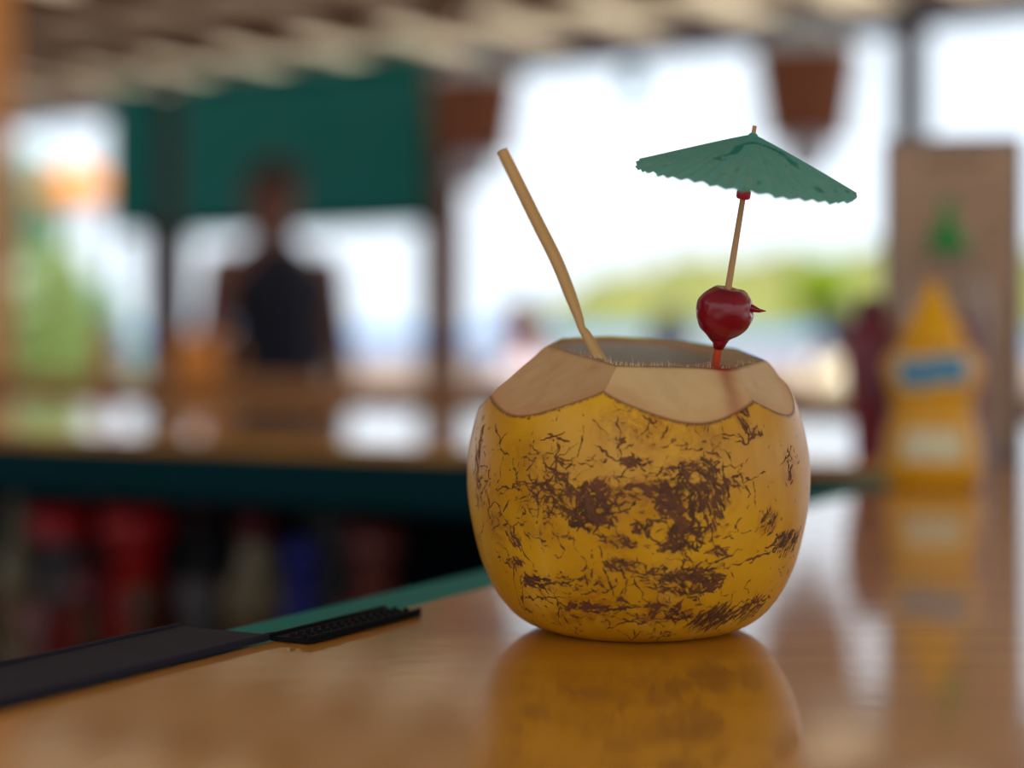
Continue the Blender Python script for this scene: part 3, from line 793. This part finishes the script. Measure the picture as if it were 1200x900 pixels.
tube('stem_stub', [(.0088, -.0018, .0032), (.0115, -.0026, .0036), (.0145, -.003, .0031), (.0172, -.0034, .0034)], [.0022, .0017, .0009, .0002], cm, cher, 10)
tube('syrup_drip', [(.0002, -.0004, -.0105), (.0001, -.0003, -.0138), (0, -.0002, -.0165)], [.0046, .0031, .0021], cm, cher, 14)
tag(cher, 'glossy red cherry skewered on the umbrella stick', 'cherry')

# ------------------------------------------------------------------ condiments and menu at the bar corner
def onbar(px, Y): return Vector(((px-600)/F*Y, Y, ZC))
M['mustard'] = mat('mustard_yellow_plastic', (226, 160, 8), .35, var=.06)
M['mustard_cap'] = mat('mustard_yellow_cap', (232, 168, 0), .35, var=.05)
M['blue_label'] = mat('blue_label_print', (70, 140, 175), .5); M['white_label'] = mat('pale_label_print', (226, 214, 170), .5)
M['ketchup'] = mat('ketchup_red_plastic', (118, 10, 28), .3, var=.1)
M['green_cap'] = mat('green_plastic_cap', (0, 140, 62), .4, var=.06)
M['clear'] = mat('clear_plastic', (232, 224, 214), .08, trans=.9, var=.02, ior=1.2)
M['sauce'] = mat('red_chili_sauce', (138, 24, 24), .4, var=.15, scale=80)
def smoothp(P, n=60):
    out, _ = resample([Vector((r, 0, z)) for r, z in P], [0]*len(P), n); return [(max(.0003, v.x), v.z) for v in out]
Ym = 1.62; p = onbar(1093, Ym)
mu = empty('mustard_bottle', p, math.atan2(-p.x, p.y)); k = Ym/F
mp_ = smoothp([(30*1.0*k, 0), (50*k, .002), (55*k, .012), (56*k, .030), (52*k, .048), (46*k, .062), (46*k, .072), (52*k, .086), (56*k, .098), (55*k, .108), (46*k, .117), (33*k, .122), (30*k, .124)])
mb_ = lathe('body', mp_, M['mustard'], mu, 48, .72)
lathe('cap', smoothp([(33*k, .120), (36*k, .123), (36*k, .130), (31*k, .138), (20*k, .152), (11*k, .166), (8.5*k, .173), (5*k, .176)], 40), M['mustard_cap'], mu, 40, .9)
def label_patch(name, prof, z0, z1, half, m, parent, sy=.72, off=.0006, wave=0.):
    zs = np.linspace(z0, z1, 9); pz = [z for r, z in prof]; pr2 = [r for r, z in prof]; V = []; n = 24
    for z in zs:
        for j in range(n+1):
            t = -half+2*half*j/n; zz_ = z+wave*math.sin((j/n-.5)*math.pi*2); r = float(np.interp(zz_, pz, pr2))+off
            V.append((r*math.sin(t), -r*math.cos(t)*sy-off, zz_))
    Fc = [(a*(n+1)+b, a*(n+1)+b+1, (a+1)*(n+1)+b+1, (a+1)*(n+1)+b) for a in range(8) for b in range(n)]
    o = me_np(name, V, Fc, m, parent); so = o.modifiers.new('t', 'SOLIDIFY'); so.thickness = .0004; return o
label_patch('banner_border', mp_, .084, .114, .86, M['white_label'], mb_, wave=.002)
label_patch('banner', mp_, .089, .110, .72, M['blue_label'], mb_, off=.0012, wave=.002)
label_patch('lower_label', mp_, .022, .050, .66, M['white_label'], mb_, off=.0008)
tag(mu, 'yellow squeeze mustard bottle with pointed cap and blue banner label', 'bottle', 'condiment bottles')

Yk = 1.97; p = onbar(1020, Yk); k = Yk/F
ke = empty('ketchup_bottle', p, math.atan2(-p.x, p.y))
kp = smoothp([(15*k, 0), (20*k, .002), (21*k, .02), (24*k, .05), (30*k, .085), (31*k, .11), (27*k, .135), (18*k, .147), (14*k, .150)])
kb_ = lathe('body', kp, M['ketchup'], ke, 40, .75)
lathe('cap', smoothp([(16*k, .148), (17*k, .151), (16.5*k, .162), (12*k, .168), (6*k, .171), (3*k, .172)], 24), mat('dark_red_cap', (92, 8, 22), .4), ke, 32)
label_patch('label', kp, .055, .105, .6, mat('grey_red_label', (120, 60, 70), .5), kb_, .75)
tag(ke, 'dark red squeeze ketchup bottle left of the yellow mustard bottle', 'bottle', 'condiment bottles')

Ys = 1.89; p = onbar(1110, Ys); k = Ys/F
sr_ = empty('hot_sauce_bottle', p, math.atan2(-p.x, p.y))
spf = smoothp([(30*k, 0), (45*k, .002), (47*k, .010), (47*k, .13), (46*k, .165), (40*k, .190), (26*k, .206), (19*k, .213), (18*k, .217)])
lathe('bottle_wall', spf, M['clear'], sr_, 44)
lathe('sauce', [(max(.001, r-.0022), z*.985+.003) for r, z in spf if z < .150]+[(.001, .149)], M['sauce'], sr_, 40)
lathe('cap', smoothp([(21*k, .211), (25*k, .214), (25*k, .222), (19*k, .228), (12*k, .238), (7*k, .252), (5*k, .264), (3*k, .267)], 44), M['green_cap'], sr_, 36)
tag(sr_, 'clear bottle of red hot sauce with a tall green nozzle cap', 'bottle', 'condiment bottles')

Yn = 2.02; p = onbar(1117, Yn); k = Yn/F
mn_ = empty('menu_card', p, math.atan2(-p.x, p.y)*.6)
Wm, Hm = 150*k, (Yn and (HZ+F*EYE/Yn-166)*k)
card = box('card', (-Wm/2, -.0015, .004), (Wm/2, .0015, Hm), mat('tan_menu_paper', (176, 146, 118), .7, var=.05), mn_, .0006)
box('stand_foot', (-Wm/2-.003, -.035, 0), (Wm/2+.003, .035, .004), mat('grey_blue_plastic', (96, 104, 124), .4), mn_, .001)
for s_ in (-1, 1): box('side_frame', (s_*Wm/2-.003+s_*.003, -.004, .004), (s_*Wm/2+.003+s_*.003, .004, Hm+.004), mat('grey_blue_frame', (112, 120, 142), .4), mn_, .001)
box('top_frame', (-Wm/2, -.004, Hm), (Wm/2, .004, Hm+.006), mat('grey_blue_frame_top', (112, 120, 142), .4), mn_, .001)
bm = bmesh.new(); r3 = random.Random(8)
def word(x0, x1, z0, z1):
    vs = [bm.verts.new(c) for c in ((x0, -.0019, z0), (x1, -.0019, z0), (x1, -.0019, z1), (x0, -.0019, z1))]; bm.faces.new(vs)
x = -.032
for wl in (.012, .016, .014, .012): word(x, x+wl, Hm-.026, Hm-.014); x += wl+.004
for i in range(20):
    z = Hm-.05-i*.0125; x = -Wm/2+.012
    while x < Wm/2-.016:
        wl = r3.uniform(.005, .017)
        if r3.random() < .7: word(x, min(x+wl, Wm/2-.012), z, z+.0035)
        x += wl+.004
o = bm_obj('printed_rows', bm, mat('faded_brown_print', (124, 98, 80), .7), card); o['kind'] = 'stuff'
tag(mn_, 'tall tan menu card in a grey stand behind the sauce bottles', 'menu')

# ------------------------------------------------------------------ liquor bottles under the far leg of the bar
def farpt(px, s): # point on far leg at image column px, s metres behind its inner edge
    o0 = IC+FN*s; k = (px-600)/F; t = (k*o0.y-o0.x)/(FD.x-k*FD.y); return o0+FD*t
def liquor(px, s, zb, H, rbody, body, capc, label, lab=None, neck=.35):
    p = farpt(px, s); b = empty('liquor_bottle', (p.x, p.y, zb), rng.uniform(-.4, .4))
    rn = rbody*neck; hb = H*.6
    P = smoothp([(rbody*.8, 0), (rbody, .004), (rbody, .02), (rbody, hb*.9), (rbody*.93, hb), (rbody*.6, hb+.025), (rn, hb+.045), (rn*.95, H-.05), (rn, H-.03)], 36)
    g_ = lathe('glass', P, body, b, 28)
    lathe('cap', [(rn*1.25, H-.04), (rn*1.3, H-.035), (rn*1.25, H-.003), (rn*1.0, H)], capc, b, 20)
    if lab: label_patch('label', P, hb*.25, hb*.8, 1.2, lab, g_, 1.)
    tag(b, label, 'bottle', 'bottles stored under the bar')
def gl(n, c): return mat(n, c, .3, var=.15, spec=.25)  # bottle colours are darkened to carry the dimness under the bar
red = gl('red_bottle', (140, 4, 8)); dred = gl('dark_red_bottle', (74, 8, 16)); crm = gl('cream_bottle', (120, 108, 84)); gry = gl('grey_bottle', (56, 54, 56))
brn = gl('brown_bottle', (66, 36, 20)); blu = gl('blue_bottle', (6, 12, 96)); pnk = gl('pink_bottle', (100, 60, 58)); rbr = gl('red_brown_bottle', (88, 36, 28)); amb = gl('amber_bottle', (96, 70, 44))
zs = ZC-.345
liquor(20, .17, zs, .245, .030, crm, crm, 'cream coloured bottle, leftmost under the bar', amb)
liquor(75, .07, zs, .245, .036, gry, red, 'grey bottle with a bright red cap under the bar', red, .95)
liquor(119, .24, zs, .28, .034, dred, dred, 'dark red bottle standing back between two redder ones', brn)
liquor(163, .08, zs, .25, .042, red, red, 'bright red bottle, the most vivid under the bar', None, .9)
liquor(237, .20, zs, .25, .036, gry, dred, 'grey bottle with a dark red cap under the bar', brn)
liquor(300, .12, zs, .25, .042, crm, dred, 'cream bottle with a dark red cap near the middle of the shelf', amb, .5)
liquor(354, .055, zs, .225, .028, blu, blu, 'slim deep blue bottle under the bar', None, .6)
liquor(394, .22, zs, .245, .046, gry, gry, 'broad grey beige bottle right of the blue one', amb, .7)
liquor(440, .09, zs, .245, .040, rbr, rbr, 'red brown bottle, rightmost under the bar', None, .7)
zr_ = ZC-.505
liquor(48, -.06, zr_, .30, .027, pnk, pnk, 'pinkish bottle in the low rack at the far left', amb, .7)
liquor(105, -.06, zr_, .345, .027, brn, dred, 'brown bottle in the low rack below the red ones', dred, .7)
liquor(170, -.06, zr_, .335, .027, brn, brn, 'amber brown bottle in the low rack under the vivid red bottle', rbr, .7)
liquor(235, -.06, zr_, .345, .027, gry, gry, 'grey bottle in the low rack, rightmost there', brn, .7)

# ------------------------------------------------------------------ things on the high table
def cup(p, r, h, m, label, name, cat):
    b = empty(name, p)
    lathe('cup_wall', [(r*.72, 0), (r*.74, .002), (r, h), (r*.95, h), (r*.70, .004), (.001, .004)], m, b, 32)
    lathe('rim', [(r*.99, h-.003), (r*1.06, h-.001), (r*1.06, h+.003), (r*.99, h+.004), (r*.95, h), (r*.99, h-.003)], m, b, 32, close=False)
    return b, label
cp = on_table(230, -.1)
b, _ = cup(cp, .068, .135, mat('orange_plastic', (236, 150, 50), .4), '', 'tumbler', 'tumbler')
tube('handle', [(.064, 0, .11), (.105, 0, .105), (.112, 0, .07), (.098, 0, .035), (.056, 0, .03)], .008, mat('amber_plastic', (206, 140, 20), .4), b, 10)
tag(b, 'orange plastic pitcher on the high table left of the standing person', 'pitcher'); b.name = 'pitcher'
cp = on_table(124, .1)
b = empty('squeeze_bottle', cp)
lathe('body', smoothp([(.02, 0), (.03, .003), (.031, .02), (.031, .11), (.024, .13), (.014, .138)], 30), mat('bright_red_plastic', (190, 30, 50), .4), b, 28)
lathe('nozzle', [(.016, .136), (.017, .142), (.006, .16), (.003, .185), (.001, .187)], mat('red_nozzle', (190, 30, 50), .4), b, 20)
tag(b, 'small red squeeze bottle on the high table by the left opening', 'bottle')

# ------------------------------------------------------------------ hanging lamps
wick = mat('brown_wicker', (138, 84, 58), .8, var=.3, scale=40, stretch=(1, 1, 5)); pale = mat('pale_blue_enamel', (205, 230, 248), .35, var=.05); bulbm = mat('frosted_white_glass', (210, 220, 238), .3, var=.03)
def pendant(px, py, Y, label):
    c = W(px, py, Y); b = empty('pendant_lamp', c); b.scale = (1.4, 1.4, 1.4)
    H = .21
    V = []
    shd = lathe('shade', [(.128, .10), (.131, .105), (.126, .09), (.112, .0), (.098, -.10), (.094, -.11), (.090, -.10), (.104, 0), (.118, .09), (.128, .10)], wick, b, 40, close=False)
    for kk in range(9):
        z = -.10+kk*.024; r = .0975+(z+.1)*.15+.002
        lathe('wicker_band', [(r, z-.006), (r+.004, z), (r, z+.006)], wick, shd, 36, close=False)
    lathe('cap', smoothp([(.126, .105), (.105, .135), (.07, .165), (.03, .185), (.008, .19)], 20), pale, b, 36)
    lathe('bulb', smoothp([(.004, -.20), (.04, -.185), (.058, -.145), (.045, -.10), (.022, -.06), (.02, .0)], 26), bulbm, b, 28)
    zt = ((roof_z((c-PB).dot(E2))-.01)-c.z)/1.4
    tube('cord', [(0, 0, .185), (0, 0, zt)], .006, M['darkwood'], b, 8)
    tag(b, label, 'lamp', 'wicker pendant lamps')
pendant(556, 138, 7.3, 'wicker pendant lamp beside the brown post, left of the bright opening')
pendant(945, 112, 6.35, 'wicker pendant lamp hanging above the green cocktail umbrella')
c = W(742, 98, 7.0); b = empty('glass_float', c)
lathe('globe', smoothp([(.002, -.055), (.035, -.045), (.056, 0), (.035, .045), (.012, .056)], 24), mat('pale_blue_glass', (120, 200, 230), .1, var=.05), b, 28)
tube('cord', [(0, 0, .05), (0, 0, roof_z((c-PB).dot(E2))-.01-c.z)], .004, M['darkwood'], b, 6)
tag(b, 'pale blue glass ball hanging at the eave between the two lamps', 'glass ball')

# ------------------------------------------------------------------ outdoors: parasol, shrubs, trees
def leafy(name, base, trunk_h, cr, ch, n, leaf, m, label, cat, group=None, seed=1, trunk_r=.04):
    r = random.Random(seed); b = empty(name, base)
    tube('trunk', [(0, 0, 0), (r.uniform(-.03, .03)*cr, 0, trunk_h*.5), (0, 0, trunk_h+ch*.4)], [trunk_r, trunk_r*.8, trunk_r*.4], M['brownwood'], b, 8)
    V = []; Fc = []
    for i in range(n):
        a, u = r.uniform(0, 6.283), r.uniform(-1, 1); q = r.random()**.4; s_ = math.sqrt(1-u*u)
        c = Vector((cr*q*s_*math.cos(a), cr*q*s_*math.sin(a), trunk_h+ch/2+ch/2*q*u))
        d = Vector((r.gauss(0, 1), r.gauss(0, 1), r.gauss(0, .6))).normalized(); e = d.cross(Vector((r.gauss(0, 1), r.gauss(0, 1), r.gauss(0, 1)))).normalized()
        l = leaf*r.uniform(.6, 1.3); k = len(V)
        V += [c-d*l, c+e*l*.35+d*l*.1, c+d*l, c-e*l*.35+d*l*.1]; Fc += [(k, k+1, k+2), (k, k+2, k+3)]
    o = me_np('foliage', V, Fc, m, b, False); o['kind'] = 'stuff'
    tag(b, label, cat, group)
grn = translucent('leaf_green', (138, 160, 92), .4, var=.3, scale=4); lime = translucent('lime_leaf', (150, 176, 10), .45, var=.2, scale=1); dgr = translucent('blue_green_leaf', (120, 160, 140), .4, var=.3, scale=4)
def ground(px, Y): return Vector(((px-600)/F*Y, Y, -.5))
leafy('shrub', ground(60, 14), .35, .38, 2.05, 2600, .07, grn, 'bright green shrub filling the lower left opening', 'shrub', None, 2)
leafy('shrub', ground(112, 16.5), .5, .34, 1.7, 1800, .07, dgr, 'blue green shrub right of the bright green one at the left opening', 'shrub', None, 3)
leafy('palm_bush', ground(34, 24), 2.4, .5, 1.6, 1600, .10, dgr, 'pale leafy tree top behind the orange parasol', 'tree', None, 4)
p = W(965, 368, 130); leafy('small_tree', Vector((p.x, p.y, -.5)), 1.6, 2.1, 5.0, 3000, .35, lime, 'lime green round tree standing before the headland', 'tree', None, 5, .15)
pg = ground(92, 20); par = empty('parasol', pg); orc = translucent('orange_canvas', (236, 170, 60), .5, var=.08)
hp = 385; zc_ = ZE+(HZ-190)/F*20+.5
n = 8; V = [(0, 0, zc_)]; Rp = .5
for k in range(n): V.append((Rp*math.cos(k*2*math.pi/n), Rp*math.sin(k*2*math.pi/n), zc_-.24))
for k in range(n): V.append((Rp*1.0*math.cos(k*2*math.pi/n), Rp*math.sin(k*2*math.pi/n), zc_-.42))
Fc = [(0, 1+k, 1+(k+1) % n) for k in range(n)]+[(1+k, 9+k, 9+(k+1) % n, 1+(k+1) % n) for k in range(n)]
o = me_np('canopy', V, Fc, orc, par, False); so = o.modifiers.new('t', 'SOLIDIFY'); so.thickness = .004
tube('pole', [(0, 0, 0), (0, 0, zc_)], .022, M['brownwood'], par, 10)
for k in range(n): tube('rib', [(0, 0, zc_-.02), (Rp*.97*math.cos(k*2*math.pi/n), Rp*.97*math.sin(k*2*math.pi/n), zc_-.25)], .008, M['brownwood'], par, 6)
lathe('base', [(.22, 0), (.24, .02), (.24, .06), (.06, .09), (.03, .2)], M['concrete'], par, 24)
tag(par, 'orange yellow parasol on the beach seen through the left opening', 'parasol')

# ------------------------------------------------------------------ people
def remesh_obj(name, build, voxel, m, parent, smooth_it=4):
    bm = bmesh.new(); build(bm)
    o = bm_obj(name, bm, m, parent, True)
    r = o.modifiers.new('remesh', 'REMESH'); r.mode = 'VOXEL'; r.voxel_size = voxel; r.use_smooth_shade = True
    s_ = o.modifiers.new('smooth', 'SMOOTH'); s_.iterations = smooth_it; s_.factor = .5
    return o
def cap(bm, a, b, ra, rb, sx=1., sy=1.):
    """tapered capsule; cross-section may be flattened in y by sy"""
    a, b = Vector(a), Vector(b); d = (b-a); L = d.length; d.normalize()
    q = Vector((0, 0, 1)).rotation_difference(d)
    rings = [(-ra, .02)]+[(-ra*math.cos(t), ra*math.sin(t)) for t in (.5, 1., 1.57)]+[(L+rb*math.sin(t), rb*math.cos(t)) for t in (0, .5, 1.)]+[(L+rb, .02)]
    n = 14; prev = None
    for z, r in rings:
        cur = [bm.verts.new(a+q @ Vector((r*math.cos(6.28318*i/n)*sx, r*math.sin(6.28318*i/n)*sy, z))) for i in range(n)]
        if prev:
            for i in range(n): bm.faces.new([prev[i], prev[(i+1) % n], cur[(i+1) % n], cur[i]])
        else: bm.faces.new(list(reversed(cur)))
        prev = cur
    bm.faces.new(prev)
def ell(bm, c, rx, ry, rz):
    g = bmesh.ops.create_uvsphere(bm, u_segments=20, v_segments=14, radius=1)
    for v in g['verts']: v.co = Vector((c[0]+v.co.x*rx, c[1]+v.co.y*ry, c[2]+v.co.z*rz))
def person(loc, rz, H, skin, hair, top, bottom, label, voxel=.009, long_hair=False, hat=None, arms=((.30, .02), (.28, -.04)), sleeves=False):
    """faces local -y. arms: per side (forward reach of the hand, outward)"""
    s_ = H/1.75; b = empty('person', loc, rz); b.scale = (s_, s_, s_)
    sh, hip = 1.43, .92
    joints = []
    for side, (fw, ow) in zip((-1, 1), arms):
        S_ = Vector((side*.175, .0, sh-.01)); E_ = Vector((side*(.225+ow*.5), .0, 1.14)); Wr = Vector((side*(.215+ow), -fw, 1.14-.24*(1-min(1, fw/.28)))); joints.append((side, S_, E_, Wr))
    def body(bm):
        ell(bm, (0, -.005, 1.655), .076, .096, .115); ell(bm, (0, -.035, 1.60), .058, .06, .07)         # skull, jaw
        cap(bm, (0, -.098, 1.66), (0, -.118, 1.628), .009, .014)                                           # nose
        ell(bm, (0, -.088, 1.585), .026, .016, .010)                                                      # lips
        for sd in (-1, 1):
            ell(bm, (sd*.078, .008, 1.645), .012, .02, .034); ell(bm, (sd*.03, -.088, 1.678), .022, .012, .008)   # ear, brow
        cap(bm, (0, .015, 1.44), (0, 0, 1.58), .074, .064); cap(bm, (-.09, .015, 1.445), (0, .012, 1.50), .05, .06); cap(bm, (.09, .015, 1.445), (0, .012, 1.50), .05, .06)
        cap(bm, (-.13, .01, 1.38), (.13, .01, 1.38), .085, .085, 1, .95); cap(bm, (0, 0, 1.34), (0, 0, 1.12), .15, .125, 1, .72)
        cap(bm, (-.12, .01, 1.43), (.12, .01, 1.43), .05, .05)
        cap(bm, (0, 0, 1.12), (0, .01, .94), .125, .155, 1.05, .75)
        for sd in (-1, 1):
            cap(bm, (sd*.09, .01, .92), (sd*.10, 0, .50), .092, .058); cap(bm, (sd*.10, 0, .50), (sd*.105, .02, .10), .056, .038)
            ell(bm, (sd*.102, .03, .36), .052, .056, .1); cap(bm, (sd*.105, .035, .045), (sd*.125, -.13, .03), .042, .03)
        for sd, S_, E_, Wr in joints:
            cap(bm, S_, E_, .062, .048); cap(bm, E_, Wr, .046, .031)
            d = (Wr-E_).normalized(); side_v = d.cross(Vector((0, 0, 1)) if abs(d.z) < .8 else Vector((0, 1, 0))).normalized(); nrm = side_v.cross(d)
            cap(bm, Wr+d*.01-side_v*.018, Wr+d*.07-side_v*.022, .02, .017); cap(bm, Wr+d*.01+side_v*.018, Wr+d*.07+side_v*.022, .02, .017)
            for i, ln in enumerate((.062, .074, .07, .055)):
                f0 = Wr+d*.085+side_v*(-.030+.020*i); f1 = f0+d*ln*.5-nrm*.006*1; f2 = f1+d*ln*.45-nrm*.018
                cap(bm, f0, f1, .0095, .009); cap(bm, f1, f2, .009, .008)
            t0 = Wr+d*.025-side_v*.03; t1 = t0+d*.03-side_v*.03; cap(bm, t0, t1, .012, .011); cap(bm, t1, t1+d*.03-side_v*.006, .011, .009)
    bd = remesh_obj('body', body, voxel, skin, b)
    def shirt(bm):
        cap(bm, (-.11, .01, 1.36), (.11, .01, 1.36), .098, .098, 1, .98); cap(bm, (0, 0, 1.34), (0, 0, 1.12), .178, .168, 1, .76)
        cap(bm, (0, 0, 1.12), (0, .01, .93), .168, .18, 1.05, .8)
        for sd, S_, E_, Wr in joints:
            if sleeves: cap(bm, S_+Vector((-sd*.02, 0, 0)), S_.lerp(E_, .55), .07, .066)
            else: cap(bm, (sd*.085, .075, 1.43), (sd*.085, -.045, 1.41), .032, .032)
    remesh_obj('shirt' if sleeves else 'tank_top', shirt, voxel*1.2, top, b)
    def shorts(bm):
        cap(bm, (0, .01, 1.0), (0, .01, .90), .158, .17, 1.06, .84)
        for sd in (-1, 1): cap(bm, (sd*.09, .01, .9), (sd*.105, 0, .56), .108, .09)
    remesh_obj('shorts', shorts, voxel*1.2, bottom, b)
    def hairf(bm):
        ell(bm, (0, .022, 1.70), .093, .104, .092); ell(bm, (0, .05, 1.635), .088, .072, .10); ell(bm, (0, -.012, 1.728), .094, .106, .072)
        if long_hair: cap(bm, (0, .06, 1.62), (0, .085, 1.42), .082, .06)
    remesh_obj('hair', hairf, voxel, hair, b)
    for sd in (-1, 1):
        ew = lathe('eye', smoothp([(.001, -.010), (.008, -.006), (.010, 0), (.008, .006), (.001, .010)], 12), mat('dark_eye', (40, 28, 24), .2), bd, 14); ew.location = (sd*.03, -.088, 1.657)
    if hat:
        lathe('hat_crown', smoothp([(.108, 1.69), (.106, 1.73), (.096, 1.78), (.05, 1.81), (.004, 1.815)], 20), hat, b, 30)
        lathe('hat_brim', [(.104, 1.70), (.19, 1.685), (.192, 1.69), (.104, 1.708)], hat, b, 30, close=False)
    tag(b, label, 'person'); return b
skA = mat('shaded_tan_skin', (116, 74, 60), .55, var=.08); skB = mat('brown_skin', (134, 88, 74), .55, var=.08)  # first skin is darkened: shade on the arms put into its colour
hrA = mat('black_brown_hair', (30, 22, 24), .6); hrB = mat('dark_brown_hair', (34, 20, 18), .8, spec=.1); hrK = mat('near_black_hair', (16, 16, 24), .6)
navy = mat('navy_cotton', (12, 18, 38), .85); lav = mat('lavender_cotton', (196, 188, 200), .85); creamc = mat('cream_cotton', (214, 208, 180), .85); khaki = mat('khaki_cotton', (128, 116, 92), .85); greyc = mat('grey_cotton', (120, 118, 124), .85)
Yp = 6.3; p = ground(322, Yp)
manA = person((p.x, p.y, 0), math.radians(34), 1.735, skA, hrA, navy, khaki, 'person in a dark navy tank top standing behind the high table', .009, arms=((.05, .0), (.09, .0)))
manA.scale.x *= 1.1
p = ground(610, 9.2); person((p.x, p.y, -.5), math.radians(-30), 1.81, skB, hrB, lav, greyc, 'person with brown hair and lavender shirt on the beach left of the straw', .013, True, sleeves=True)
p = ground(786, 8.7); person((p.x, p.y, -.5), math.radians(160), 1.755, skB, hrK, lav, greyc, 'person whose black hair just shows above the coconut rim', .013, sleeves=True)
p = ground(982, 9.6); person((p.x, p.y, -.5), math.radians(190), 1.80, skB, hrK, creamc, khaki, 'dark haired person in a cream shirt left of the ketchup bottle', .013, sleeves=True)
